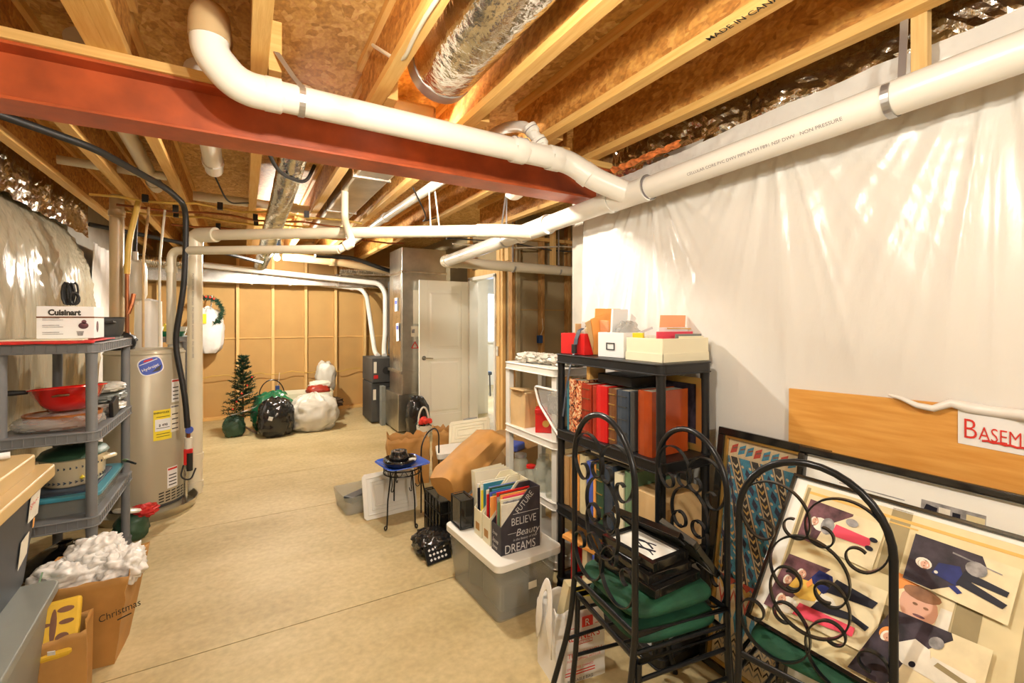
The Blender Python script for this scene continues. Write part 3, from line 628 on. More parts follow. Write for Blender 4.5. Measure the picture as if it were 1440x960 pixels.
# ------------------------------------------------------------------ wrought iron chairs
def cscroll(c,rot,R0,r0,turn=125,curl=265,n1=16,n2=20):
    def half(sg):
        p=Vector((0,R0)); h=0.; out=[p.copy()]
        for i in range(n1): a=R(turn)/n1; h-=a; p=p+Vector((math.cos(h+a/2),math.sin(h+a/2)))*R0*a; out.append(p.copy())
        for i in range(n2):
            q=r0*(1-.45*i/n2); a=R(curl)/n2; h-=a; p=p+Vector((math.cos(h+a/2),math.sin(h+a/2)))*q*a; out.append(p.copy())
        return [Vector((sg*q.x,q.y)) for q in out]
    pts=half(-1)[::-1]+half(1)[1:]; cr,sr=math.cos(R(rot)),math.sin(R(rot))
    return [Vector((c[0]+p.x*cr-p.y*sr,0,c[1]+p.x*sr+p.y*cr)) for p in pts]
def make_chair(label,loc,rz,W=.365,H_=1.085,group='scroll-backed iron chairs'):
    # local frame: back in the plane y=0, seat towards +y
    t=thing('iron_chair',label,'chair',loc,group,rz); h=W/2; D=.37; zs=.435
    b=MB('black_iron'); za=H_-h*1.05
    arch=[(-h,0,zs-.02),(-h,0,za)]+[(-h*math.cos(R(a)),0,za+h*1.05*math.sin(R(a))) for a in range(10,180,10)]+[(h,0,za),(h,0,zs-.02)]
    b.tube(arch,.0105,12).build('back_frame',t,smooth=50,local=True)
    R0,r0=W*.25,W*.098; zc=H_-h*1.02
    for k,(c,rot) in enumerate([((-W*.235,H_-.175),20),((W*.235,H_-.175),-20),((0,H_-.315),0),((0,H_-.395),180),((-W*.235,zs+.135),200),((W*.235,zs+.135),160)]):
        kk=1.0 if k not in(2,3) else 1.04
        MB('black_iron').ribbon(cscroll(c,rot,R0*kk,r0*kk),(0,.014,0),.0045).build('scroll',t,smooth=60,local=True)
    b=MB('black_iron').tube([(-h,0,zs),(h,0,zs),(h+.01,D,zs),(-h-.01,D,zs)],.011,8,closed=True)
    b.build('seat_frame',t,smooth=50,local=True)
    q=MB('green_fabric')
    def cu(a,b_):
        th=2*math.pi*a; ph=math.pi*b_; sg=lambda x,e: math.copysign(abs(x)**e,x)
        x=sg(math.cos(th),.38)*sg(math.sin(ph),.45); y=sg(math.sin(th),.38)*sg(math.sin(ph),.45); z=-sg(math.cos(ph),.8)
        return Vector((x*(h-.008),D/2+y*(D/2-.004),zs+.040+z*.030+.012*(1-x*x)*(1-y*y)*(1 if z>0 else .2)))
    q.grid(cu,48,18,wrap=True).build('seat_cushion',t,smooth=70,local=True)
    for sx in(-1,1):
        MB('black_iron').tube(rpath([(sx*h,0,zs),(sx*h,-.02,.25),(sx*(h+.01),-.10,.0)],.12),.0105,10).build('leg',t,smooth=50,local=True)
        MB('black_iron').tube(rpath([(sx*(h+.01),D,zs),(sx*(h+.01),D+.005,.25),(sx*(h+.02),D+.03,.0)],.12),.0105,10).build('leg',t,smooth=50,local=True)
        MB('black_iron').tube([(sx*h,-.035,.20),(sx*(h+.012),D+.012,.20)],.007,8).build('stretcher',t,smooth=50,local=True)
        MB('black_iron').tube([(sx*h,0,zs-.055),(sx*(h+.01),D,zs-.055)],.007,8).build('seat_rail',t,smooth=50,local=True)
    return t
rzL=math.atan2(-.366,.0485)  # local x from left post (far) to right post (near)
make_chair('scroll-back iron chair stacked on top, its back nearest the camera left of the picture frames',(1.08,1.234,.083),R(-97.5+0)) if 0 else None
def chair_at(label,pl,pr,z,flip=False):
    pl,pr=Vector(pl),Vector(pr); c=(pl+pr)/2; d=(pr-pl).normalized()
    a=math.atan2(d.y,d.x)          # local x runs left->right as seen from behind; local +y then points away from the viewer
    return make_chair(label,(c.x,c.y,z),a+(math.pi if flip else 0),W=(pr-pl).length)
chair_at('scroll-back iron chair on top of the stack, back beside the shopping bag',(1.104,1.417),(1.0555,1.051),.083)
chair_at('scroll-back iron chair at the bottom of the stack, back beside the black shelf',(1.488,1.3546),(1.43,.995),0,True)
chair_at('scroll-back iron chair standing alone in front of photo collage',(1.375,.915),(1.45,.535),0)
# stack of small frames on the green seat
def small_frame(c,d,rz,label,tilt=None,art=True):
    t=thing('picture_frame',label,'picture frame',c,'black frames on the green seat'); rm=tilt if tilt else Matrix.Rotation(rz,3,'Z'); c=Vector(c)
    w_,l_,h=d; f=.022
    b=MB('black_lacquer')
    for (x,y,sx,sy) in [(-w_/2+f/2,0,f,l_),(w_/2-f/2,0,f,l_),(0,-l_/2+f/2,w_-2*f,f),(0,l_/2-f/2,w_-2*f,f)]: b.obb(c+rm@Vector((x,y,0)),(sx,sy,h),rm)
    b.build('moulding',t,bevel=.002)
    MB('dark').obb(c+rm@Vector((0,0,-h*.2)),(w_-2*f,l_-2*f,h*.4),rm).build('backing',t)
    if art:
        MB('mat_board').obb(c+rm@Vector((0,0,h*.12)),(w_-2*f,l_-2*f,h*.12),rm).build('picture',t)
        b=MB('ph_black')
        for i in range(5):
            p=[c+rm@Vector((-.03+.012*i+.014*math.sin(i*2+k*.7),-.07+.02*k+.01*i,h*.21)) for k in range(5)]
            b.tube(p,.0025+.001*(i%2),5)
        b.build('brush_strokes',t)
    return t
zc=.597
small_frame((1.26,1.205,zc+.014),(.23,.29,.028),R(2),'lowest wide black frame of the stack on green cushion',art=False)
small_frame((1.262,1.215,zc+.044),(.20,.26,.03),R(-3),'middle black frame of the stack on green cushion',art=False)
small_frame((1.268,1.22,zc+.076),(.18,.25,.03),R(1),'topmost black frame with brush drawing on green cushion')
small_frame((1.385,1.27,zc+.085),(.20,.30,.022),0,'black frame leaning face down behind the brush drawing',tilt=Euler((0,R(38),R(8))).to_matrix(),art=False)
small_frame((1.40,1.13,zc+.08),(.16,.20,.022),0,'small black frame slumped against rear scroll back',tilt=Euler((0,R(52),R(-14))).to_matrix(),art=False)
# ------------------------------------------------------------------ big pictures against the right wall
def planef(P0,v):
    P0=Vector(P0); u=Vector((0,-1,0)); v=Vector(v).normalized(); n=u.cross(v)
    return (lambda a,b_,o=0:P0+u*a+v*b_+n*o),u,v,n
def pq(mb,f,n,pts,o,th=.0008): return mb.poly([f(a,b_,o) for a,b_ in pts],n,th)
def rect(a0,b0,a1,b1): return [(a0,b0),(a1,b0),(a1,b1),(a0,b1)]
def frame_bars(mb,f,n,w_,h,bw,o,th):
    for r in (rect(0,0,w_,bw),rect(0,h-bw,w_,h),rect(0,bw,bw,h-bw),rect(w_-bw,bw,w_,h-bw)): pq(mb,f,n,r,o,th)
# textile picture
fA,uA,vA,nA=planef((1.765,1.35,.002),(.14,0,1.01)); WA,HA=.46,1.02
t=thing('framed_textile','tall black and gold frame holding patterned blue woven textile','picture',(1.8,1.05,0))
b=MB('black_lacquer'); frame_bars(b,fA,nA,WA,HA,.032,0,.028); b.build('frame',t,bevel=.003)
b=MB('gold'); 
for r in (rect(.032,.032,WA-.032,.042),rect(.032,HA-.042,WA-.032,HA-.032),rect(.032,.042,.042,HA-.042),rect(WA-.042,.042,WA-.032,HA-.042)): pq(b,fA,nA,r,.004,.014)
b.build('gilt_slip',t)
b=MB('dark'); pq(b,fA,nA,rect(.03,.03,WA-.03,HA-.03),-.004,.004); b.build('backing',t)
b=MB('tx_cream'); I0,J0,I1,J1=.042,.042,WA-.042,HA-.042
pq(b,fA,nA,rect(I0,J0,I1,J1),.001,.001)
def sh(p): return [(min(max(a+(J1-b_)*.36,I0),I1),min(max(b_,J0),J1)) for a,b_ in p]
x=-.22; k=0; top=HA-.12; slant=.0
cols=[('tx_blue',.048),('tx_cream',.008),('tx_black',.030),('tx_cream',.010)]
while x<I1-.05:
    for m,w_ in cols:
        if x+w_>I1-.02: x+=w_; continue
        y0,y1=.36,top-.0
        if m!='tx_cream':
            b.use(m); pq(b,fA,nA,sh(rect(x,y0,x+w_,y1)),.0022,.0006)
            if m=='tx_blue':
                y=y0+.03; q=0
                while y<y1-.03:
                    b.use('tx_navy'); pq(b,fA,nA,sh([(x+w_/2,y-.024),(x+w_/2+.013,y),(x+w_/2,y+.024),(x+w_/2-.013,y)]),.003,.0006)
                    b.use('tx_cream')
                    for sx in(-1,1): pq(b,fA,nA,sh([(x+w_/2+sx*.017+.006*math.cos(a),y+.028+.006*math.sin(a)) for a in [i*math.pi/4 for i in range(8)]]),.003,.0006)
                    y+=.056; q+=1
                b.use('tx_brown'); pq(b,fA,nA,sh(rect(x-.003,y0,x,y1)),.003,.0006); pq(b,fA,nA,sh(rect(x+w_,y0,x+w_+.003,y1)),.003,.0006)
            else:
                y=y0
                while y<y1-.03:
                    b.use('tx_gold' if q%2 else 'tx_cream'); q+=1
                    pq(b,fA,nA,sh([(x+.003,y+.014),(x+w_/2,y),(x+w_-.003,y+.014),(x+w_-.003,y+.022),(x+w_/2,y+.010),(x+.003,y+.022)]),.003,.0006); y+=.026
        x+=w_
# chevron flame band, then grey scallops, then a blue border with feathers
x=I0+.01; k=0
while x<I1-.03:
    for m,y0,dy in [('tx_red',.27,.07),('tx_gold',.335,.03),('tx_red',.365,.018)]:
        b.use(m); pq(b,fA,nA,[(x,y0+dy),(x+.017,y0),(x+.034,y0+dy),(x+.034,y0+dy+.012),(x+.017,y0+.03),(x,y0+dy+.012)],.0036,.0006)
    b.use('tx_blue'); pq(b,fA,nA,[(x+.017,.18),(x+.032,.24),(x+.017,.30),(x+.004,.24)],.003,.0006)
    for q in range(5):
        b.use('tx_black' if q%2 else 'ph_grey'); y=.06+.024*q; pq(b,fA,nA,[(x+.002,y),(x+.017,y+.022),(x+.034,y),(x+.034,y+.008),(x+.017,y+.032),(x+.002,y+.008)],.003,.0006)
    b.use('tx_blue' if k%3 else 'tx_red'); y=top+.012; pq(b,fA,nA,[(x,y),(x+.03,y+.012),(x+.036,y+.05),(x+.008,y+.036)],.003,.0006)
    b.use('tx_brown'); pq(b,fA,nA,[(x+.01,y+.02),(x+.034,y+.03),(x+.033,y+.036),(x+.012,y+.028)],.0036,.0006)
    x+=.036; k+=1
b.build('textile',t)
b=MB('picture_glass'); pq(b,fA,nA,rect(I0,J0,I1,J1),.007,.001); b.build('glass',t)
# white mat picture
fB,uB,vB,nB=planef((1.70,.985,.002),(.175,0,.98)); WB,HB=1.0,1.028
t=thing('framed_print','large glossy black frame with wide white mat behind photo collage','picture',(1.78,.5,0))
b=MB('black_lacquer'); frame_bars(b,fB,nB,WB,HB,.026,0,.03); b.build('frame',t,bevel=.006)
b=MB('mat_board'); pq(b,fB,nB,rect(.02,.02,WB-.02,HB-.02),.004,.004); b.build('mat',t)
b=MB('ph_grey'); pq(b,fB,nB,rect(.372,.875,.52,.945),.0085,.0005); b.use('ph_black'); pq(b,fB,nB,[(.375,.905),(.41,.90),(.412,.93),(.385,.935)],.009,.0005); pq(b,fB,nB,rect(.447,.88,.465,.93),.009,.0005); b.use('ph_white'); pq(b,fB,nB,rect(.415,.89,.442,.935),.009,.0005)
b.use('ph_cream'); pq(b,fB,nB,rect(.478,.867,.518,.935),.009,.0005); b.build('photo_strip',t)
b=MB('ph_grey'); pq(b,fB,nB,rect(.14,.925,.33,.928),.0085,.0005); b.build('pencil_line',t)
# collage frame standing on the green seat
fC,uC,vC,nC=planef((1.462,.943,.505),(.295,0,.426)); WC,HC=.84,.52
t=thing('photo_collage','thin dark frame filled with ski holiday photos leaning on green seat','picture',(1.6,.52,.5))
b=MB('black_lacquer'); frame_bars(b,fC,nC,WC,HC,.012,0,.018); b.build('frame',t,bevel=.002)
b=MB('ph_cream'); pq(b,fC,nC,rect(.01,.01,WC-.01,HC-.01),.003,.003)
b.use('mat_board'); pq(b,fC,nC,rect(.012,.05,.05,HC-.012),.0064,.0005); pq(b,fC,nC,rect(.05,.495,WC-.03,.508),.0064,.0005)
b.use('ph_olive'); pq(b,fC,nC,rect(.055,.02,.065,.485),.0064,.0005); pq(b,fC,nC,rect(.30,.30,.35,.50),.0064,.0005); pq(b,fC,nC,rect(.48,.03,.53,.30),.0064,.0005); pq(b,fC,nC,rect(.60,.02,.62,.49),.0064,.0005); pq(b,fC,nC,rect(.34,.0,.36,.22),.0064,.0005)
b.use('tx_gold'); pq(b,fC,nC,rect(.065,.465,.60,.474),.0066,.0005); pq(b,fC,nC,rect(.30,.452,.37,.456),.007,.0005); b.build('backing_sheet',t)
def photo(corners,polys,name='photo'):
    """A printed photo: a card with flat printed shapes; coordinates run 0..1 across the card."""
    p00,p10,p11,p01=[Vector(c) for c in corners]
    def g(a,b_): q=(p00*(1-a)+p10*a)*(1-b_)+(p01*(1-a)+p11*a)*b_; return (q.x,q.y)
    b=MB(polys[0]); o=photo.o; photo.o+=.0035; pq(b,fC,nC,[g(*q) for q in rect(0,0,1,1)],o,.001)
    for i,(m,pts) in enumerate(polys[1:]): b.use(m); pq(b,fC,nC,[g(*q) for q in pts],o+.001+.0002*i,.0004)
    b.build(name,t)
photo.o=.008
def el(cx,cy,rx,ry,n=14,r=0): return [(cx+rx*math.cos(a)*math.cos(r)-ry*math.sin(a)*math.sin(r),cy+rx*math.cos(a)*math.sin(r)+ry*math.sin(a)*math.cos(r)) for a in [2*math.pi*i/n for i in range(n)]]
def face(cx,cy,rx,ry): return [('ph_brown',el(cx-rx*.3,cy,rx*1.1,ry*1.12)),('ph_white',el(cx-rx*.55,cy,rx*.75,ry*1.05)),('skin',el(cx,cy,rx*.9,ry*.86)),('ph_brown',el(cx-rx*.15,cy+ry*.36,rx*.13,ry*.16,8)),('ph_brown',el(cx-rx*.15,cy-ry*.36,rx*.13,ry*.16,8)),('ph_white',el(cx+rx*.42,cy,rx*.12,ry*.34,8))]
# photo corners: lower-left, lower-right, upper-right, upper-left in plane coordinates
photo([(.368,.20),(.475,.205),(.478,.315),(.350,.318)],['ph_sand',('skin',el(.42,.40,.36,.42)),('ph_orange',[(.0,.62),(.55,1),(0,1)]),('ph_brown',el(.46,.72,.34,.16)),('ph_white',[(.75,.1),(1,.1),(1,.6),(.8,.6)]),('ph_plum',el(.45,.22,.12,.03)),('ph_brown',el(.36,.46,.05,.03)),('ph_brown',el(.56,.44,.05,.03))])
photo([(.072,.308),(.291,.292),(.297,.435),(.077,.446)],['ph_sand',('ph_plum',[(0,0),(.25,0),(.30,.5),(.6,.95),(.6,1),(0,1)]),('ph_white',el(.24,.50,.10,.16)),('ph_grey',el(.34,.52,.09,.2)),*face(.17,.52,.05,.10),('ph_pink',[(.42,.36),(.86,.42),(.90,.50),(.88,.62),(.44,.64)]),('ph_black',el(.9,.42,.05,.05)),('ph_black',el(.92,.62,.05,.05)),('ph_grey',el(.62,.80,.08,.09))])
photo([(.043,.062),(.338,.075),(.342,.255),(.069,.245)],['ph_sand',('ph_plum',[(0,0),(.16,0),(.30,.6),(.46,1),(0,1)]),('ph_navy',[(.28,.62),(.45,.52),(.56,.70),(.50,.9),(.36,.92)]),*face(.22,.74,.045,.09),('ph_black',[(.50,.62),(.92,.66),(.95,.78),(.55,.88)]),('ph_yellow',[(.14,.42),(.30,.34),(.44,.40),(.46,.58),(.34,.68),(.18,.66)]),*face(.12,.56,.04,.08),('ph_white',[(.44,.40),(.58,.34),(.66,.44),(.58,.56),(.47,.57)]),('ph_black',[(.42,.26),(.80,.36),(.92,.30),(.94,.38),(.76,.46),(.46,.42)]),('ph_white',el(.22,.16,.10,.14)),*face(.15,.20,.045,.10),('ph_pink',[(.30,.06),(.62,.10),(.84,.14),(.84,.28),(.50,.28),(.32,.28)]),('ph_orange',[(.30,.62),(.33,.56),(.36,.66),(.33,.74)])])
photo([(.366,.307),(.577,.291),(.585,.433),(.370,.440)],['ph_sand',('ph_dark',[(0,0),(.30,.02),(.62,.42),(.72,.82),(.66,1),(0,1)]),('ph_white',el(.16,.46,.085,.11)),*face(.18,.44,.055,.085),('ph_navy',[(.26,.34),(.50,.28),(.56,.46),(.50,.66),(.30,.58)]),('ph_grey',[(.40,.86),(.86,.78),(.86,.80),(.40,.89)]),('ph_black',[(.50,.32),(.93,.22),(.96,.32),(.60,.46),(.94,.44),(.95,.54),(.55,.62)]),('ph_grey',el(.64,.72,.10,.14)),('ph_navy',[(.44,.22),(.54,.14),(.58,.20),(.5,.28)]),('ph_white',el(.30,.38,.02,.03))])
photo([(.30,.02),(.553,.03),(.562,.222),(.363,.217)],['ph_sand',('ph_dark',[(0,0),(.34,0),(.38,.5),(.66,.92),(.62,1),(0,1)]),('ph_orange',el(.10,.66,.07,.09)),*face(.14,.62,.06,.07),('ph_white',[(.20,.56),(.36,.74),(.52,.68),(.58,.5),(.52,.36),(.36,.38),(.26,.44)]),('ph_white',[(.52,.36),(.92,.30),(.94,.58),(.56,.62)]),('ph_grey',el(.54,.80,.07,.08)),('ph_black',el(.44,.42,.03,.04)),('ph_olive',[(.60,.52),(.9,.44),(.92,.50),(.62,.58)])])
photo([(.63,.25),(.80,.25),(.80,.44),(.63,.44)],['ph_olive',('ph_cream',rect(.1,.1,.9,.5))])
b=MB('picture_glass'); pq(b,fC,nC,rect(.012,.012,WC-.012,HC-.012),.030,.0005); 
# plywood board and its paper sign
t=thing('plywood_board','orange brown plywood board standing flat against the white sheet','board',(1.93,.4,0))
MB('plywood').poly([(1.925,1.07,0),(1.925,-.6,0),(1.925,-.6,1.27),(1.925,1.062,1.222)],(1,0,0),.012).build('panel',t,bevel=.001)
t=thing('paper_sign','white paper sign with red hand lettering taped to plywood','sign',(1.92,.35,1.12))
MB('white').poly([(1.9235,.545,1.118),(1.9235,.26,1.110),(1.9235,.26,1.223),(1.9235,.545,1.226)],(-1,0,0),.001).build('sheet',t)
text('B',.088,(1.9215,.535,1.138),(0,-1,0),(0,0,1),'red_ink',t,bold=-.008,sx=.72); text('ASEMENT',.058,(1.9215,.498,1.140),(0,-1,-.03),(0,0,1),'red_ink',t,bold=-.006,sx=.66)
MB('red_ink').tube([(1.921,.49-.012*i,1.137+.003*(i%2)-.0006*i) for i in range(20)],.0035,5).build('underline',t)
t=thing('vinyl_flap','rolled lip of white vinyl sagging over top of the plywood','insulation',(1.9,.5,1.24))
MB('white_bag').tube([(1.915-.012*math.sin(i*.8),.72-i*.04,1.245-.010*i*(1 if i<4 else .25)+.012*nz((i*.7,0,0),1,3)) for i in range(20)],[.004+.013*min(1,i/5)*(1+.5*nz((i*1.1,2,0),1,6)) for i in range(20)],14).build('rolled_lip',t,smooth=60)
# ------------------------------------------------------------------ shelving units
def shelving(label,x0,x1,y0,y1,tiers,m,lip=.045,pr=.022,ribs=False,round_=True,flat=False):
    t=thing('shelving_unit',label,'shelving unit',((x0+x1)/2,(y0+y1)/2,0))
    for z in tiers:
        b=MB(m); 
        cr=.035
        def outline(k): 
            out=[]
            for cx,cy,a0 in ((x1-cr,y1-cr,0),(x0+cr,y1-cr,90),(x0+cr,y0+cr,180),(x1-cr,y0+cr,270)):
                for i in range(6): a=R(a0+i*18); out.append((cx+(cr+k)*math.cos(a),cy+(cr+k)*math.sin(a)))
            return out
        b.poly([(x,y,z-lip) for x,y in outline(0)],(0,0,1),lip)
        b.poly([(x,y,z-lip) for x,y in outline(.006)],(0,0,1),.006); b.poly([(x,y,z-.008) for x,y in outline(.005)],(0,0,1),.006)
        if ribs:
            n=10
            for i in range(1,n): xx=x0+(x1-x0)*i/n; b.box(xx-.002,xx+.002,y0-.0035,y0+.002,z-lip*.85,z-lip*.12)
            for i in range(1,20): yy=y0+(y1-y0)*i/20; b.box(x1-.002,x1+.0035,yy-.002,yy+.002,z-lip*.85,z-lip*.12)
        b.build('shelf',t,bevel=.002)
    for cx in(x0+pr+.004,x1-pr-.004):
        for cy in(y0+pr+.004,y1-pr-.004):
            b=MB(m)
            zs=[0]+[z for z in tiers]
            for za,zb in zip(zs,zs[1:]):
                za_=za if za==0 else za; zb_=zb-lip
                if zb_-za_<.01: continue
                if flat: b.box(cx-pr*.7,cx+pr*.7,cy-pr,cy+pr,za_,zb_)
                else: b.tube([(cx,cy,za_),(cx,cy,za_+.03),(cx,cy,zb_-.03),(cx,cy,zb_)],[pr,pr*.92,pr*.92,pr],16)
            b.build('post',t,smooth=40)
    return t
BT=[.055,.47,.89,1.312]
shelving('black plastic shelf unit of bound books against the white sheet',1.53,1.87,1.372,2.145,BT,'black_plastic',.05)
WT=[.06,.41,.775,1.21]
shelving('white plastic shelf unit with glass jars beside the alcove',1.60,1.93,2.24,2.86,WT,'white_plastic',.05,.025,flat=True)
GT=[.075,.50,.935,1.385]
shelving('grey plastic shelf unit of cookware against the left sheet',-1.03,-.64,3.10,3.95,GT,'grey_plastic',.052,.026,ribs=True)
# ------------------------------------------------------------------ books
def book(name,label,cat,x0,y0,y1,z,h,depth,m,page='paper',group=None,bands=None,lean=0):
    c=((x0),(y0+y1)/2,z); t=thing(name,label,cat,c,group); th=y1-y0; k=.004
    b=MB(m); r=th*.22
    prof=[(x0+depth,y0),(x0+r,y0),(x0+.003,y0+r*.5),(x0,y0+th*.5),(x0+.003,y1-r*.5),(x0+r,y1),(x0+depth,y1)]
    b.poly([(x,y0,z) for x,y in rect(x0+.006,0,x0+depth,0)] ,(0,1,0),0) if 0 else None
    b.box(x0+.004,x0+depth,y0,y0+k,z,z+h).box(x0+.004,x0+depth,y1-k,y1,z,z+h)
    b.poly([(x0+.008,y0,z),(x0+.001,y0+th*.2,z),(x0-.002,y0+th*.5,z),(x0+.001,y1-th*.2,z),(x0+.008,y1,z)],(0,0,1),h)
    b.build('cover',t,bevel=.0015)
    MB(page).box(x0+.007,x0+depth-.006,y0+k,y1-k,z+.004,z+h-.005).build('pages',t)
    if bands:
        b=MB(bands)
        for q in (.10,.28,.50,.72,.9): b.box(x0-.0035,x0+.003,y0+th*.12,y1-th*.12,z+h*q-.0025,z+h*q+.0025)
        b.build('spine_bands',t)
    if lean: t.rotation_euler=(lean,0,0)
    return t
g='bound albums on the second shelf'; z=.8905
book('album','floral covered photo album at left end of black shelf','album',1.555,1.945,2.05,z,.285,.25,'floral',group=g)
book('album','dark spiral notebook edge beside the floral album','album',1.56,2.055,2.075,z,.27,.22,'teal',group=g)
book('album','ribbed oxblood bound album beside the floral one','album',1.555,1.865,1.94,z,.275,.25,'oxblood',group=g,bands='brown_leather')
book('album','dark maroon album between oxblood and bright red albums','album',1.562,1.825,1.86,z,.27,.25,'oxblood',group=g)
book('album','bright red album with smooth rounded spine','album',1.552,1.74,1.82,z,.28,.25,'red',group=g)
book('album','brown leather album with ribbed spine beside red album','album',1.558,1.68,1.735,z,.275,.25,'brown_leather',group=g,bands='gold')
book('album','navy leather album with raised spine bands','album',1.556,1.595,1.675,z,.275,.25,'navy',group=g,bands='dark')
book('album','thin black album beside the navy one','album',1.562,1.565,1.592,z,.275,.24,'dark',group=g)
book('album','glossy rust orange album at front corner of black shelf','album',1.556,1.452,1.535,z,.292,.24,'rust',group=g)
# frames and boxes lying behind and above the albums
t=thing('picture_frame','gilt picture frame standing behind the rust album','picture frame',(1.84,1.6,z))
f,u_,v_,n_=planef((1.835,1.80,z+.001),(.005,0,1)); b=MB('gold'); frame_bars(b,f,n_,.40,.34,.03,0,.012); b.build('moulding',t); b=MB('ph_dark'); pq(b,f,n_,rect(.03,.03,.37,.31),.001,.004); b.build('picture',t)
MB('black_plastic').box(1.60,1.80,1.62,1.86,z+.288,z+.335).build('flat_box',label='flat black box lying on the albums',cat='box',bevel=.004)
MB('lumber_x').obb((1.65,1.93,z+.33),(.16,.02,.07),Euler((0,0,.3)).to_matrix()).build('wood_scrap',label='small orange wood piece lying above oxblood album',cat='wood piece',bevel=.002)
# third tier
g='books on the third shelf'; z=.4705
for lab,y0,y1,h,dp,m,ban in [('first tan box file at far left of lower book row',2.06,2.115,.27,.24,'card',None),('second tan box file of lower book row',2.00,2.055,.265,.24,'kraft',None),
 ('slim orange folder leaning in lower book row',1.975,1.995,.30,.24,'orange',None),('yellow patterned album in lower book row',1.915,1.965,.31,.24,'ph_cream',None),
 ('bright blue book in lower book row',1.855,1.905,.29,.22,'blue_card',None),('thin orange and green book next to blue book',1.835,1.852,.285,.2,'orange',None),
 ('very dark green book in lower book row',1.775,1.83,.30,.22,'dark_green','gold'),('dark navy book in lower book row',1.71,1.77,.31,.23,'navy',None),
 ('thick cream bound book in lower book row',1.635,1.695,.29,.22,'cream',None),('tall sage green binder in lower book row',1.575,1.625,.315,.27,'sage',None)]:
    book('book',lab,'book',1.56,y0,y1,z,h,dp,m,group=g,bands=ban)
t=thing('carton','tan cardboard carton at front end of lower book row','box',(1.7,1.48,z))
MB('kraft_pale').box(1.56,1.85,1.40,1.565,z,z+.255).build('carton_body',t,bevel=.003); MB('card').box(1.60,1.62,1.3985,1.40,z+.02,z+.2).build('tape',t)
for k,(m,lab) in enumerate([('dark','dark folder lying flat above lower book row'),('ph_white','pale magazine lying flat above lower book row'),('black_plastic','black tray lying flat on lower book row')]):
    MB(m).obb((1.70,1.78-.05*k,z+.324+.018*k),(.22,.34,.014),Euler((0,0,.05*k)).to_matrix()).build('flat_folder',label=lab,cat='folder',bevel=.002)
# lowest tier bits
for k,(m,lab,y,zz) in enumerate([('red','red booklet at bottom of black shelf',2.02,.0),('ph_sand','green and sand booklet at bottom of black shelf',1.93,.0),('blue_card','blue booklet at bottom of black shelf',1.86,.0),('orange','orange booklet lying on the bottom booklets',1.95,.11)]):
    if zz: MB(m).obb((1.64,y,.056+.25),(.20,.26,.02),Euler((.12,0,.3)).to_matrix()).build('booklet',label=lab,cat='booklet',bevel=.002)
    else: MB(m).obb((1.65,y,.056+.115),(.18,.035,.23),Euler((0,0,.12*k)).to_matrix()).build('booklet',label=lab,cat='booklet',bevel=.002)
MB('white').box(1.56,1.80,1.45,1.75,.056,.20).use('orange').box(1.559,1.5605,1.5,1.7,.08,.17).build('small_carton',label='low white carton at the bottom of black shelf',cat='box',bevel=.003)
# boxes on top of the black shelf
def open_box(mb,c,d,rz,th=.003):
    c=Vector(c); r=Matrix.Rotation(rz,3,'Z'); w_,l_,h=d
    mb.obb(c+Vector((0,0,th/2)),(w_,l_,th),r)
    for x,y,sx,sy in [(-w_/2+th/2,0,th,l_),(w_/2-th/2,0,th,l_),(0,-l_/2+th/2,w_-2*th,th),(0,l_/2-th/2,w_-2*th,th)]: mb.obb(c+r@Vector((x,y,0))+Vector((0,0,h/2)),(sx,sy,h),r)
    return mb
z=1.313
t=thing('storage_box','bright red open box at left end on black shelf','box',(1.64,2.04,z)); open_box(MB('red'),(1.655,2.035,z),(.18,.195,.115),R(3)).build('tray',t,bevel=.002)
t=thing('storage_box','white open box with metal label holder on black shelf','box',(1.67,1.78,z)); open_box(MB('white'),(1.685,1.775,z),(.17,.165,.125),R(8)).build('tray',t,bevel=.002)
rm=Matrix.Rotation(R(8),3,'Z'); q=Vector((1.685,1.775,z))+rm@Vector((-.0865,-.0,.055))
b=MB('dark'); 
for y,zz,sy,sz in [(0,.016,.05,.005),(0,-.016,.05,.005),(.024,0,.005,.036),(-.024,0,.005,.036)]: b.obb(q+rm@Vector((0,y,zz)),(.004,sy,sz),rm)
b.build('label_holder',t)
t=thing('storage_box','long cream lidded tray box at right end on black shelf','box',(1.75,1.53,z)); open_box(MB('cream'),(1.745,1.53,z),(.31,.22,.105),R(0)).build('tray',t,bevel=.002)
b=MB('cream'); 
for x0,x1,y0,y1 in [(1.586,1.59,1.416,1.644),(1.90,1.904,1.416,1.644),(1.586,1.904,1.416,1.42),(1.586,1.904,1.64,1.644)]: b.box(x0,x1,y0,y1,z,z+.038)
b.build('lid_rim',t)
def card(name,label,c,d,rot,m,cat='envelope',group=None): return MB(m).obb(c,d,Euler([R(a) for a in rot]).to_matrix()).build(name,label=label,cat=cat,group=group)
card('envelope','big orange envelope standing tall between red and white boxes',(1.70,1.90,1.44),(.16,.006,.245),(4,0,-8),'orange')
card('envelope','orange envelope fanned left of the tall one',(1.665,1.91,1.415),(.10,.005,.22),(8,-16,-4),'orange')
card('envelope','yellow orange envelope fanned further left',(1.64,1.92,1.41),(.09,.005,.21),(8,-24,-2),'kraft_pale')
card('envelope','pale striped envelope leaning farthest left behind red box',(1.665,1.955,1.42),(.10,.004,.16),(8,-40,0),'paper')
card('envelope','coral envelope edge between tall orange envelope and white box',(1.665,1.875,1.41),(.012,.05,.18),(5,-12,10),'coral')
card('paper_sheet','tall white folded sheet standing in white box',(1.69,1.80,1.44),(.12,.012,.235),(4,0,8),'white','paper')
card('paper_tag','white tag with scribbled note in white box',(1.735,1.765,1.455),(.045,.003,.15),(0,28,12),'white','tag')
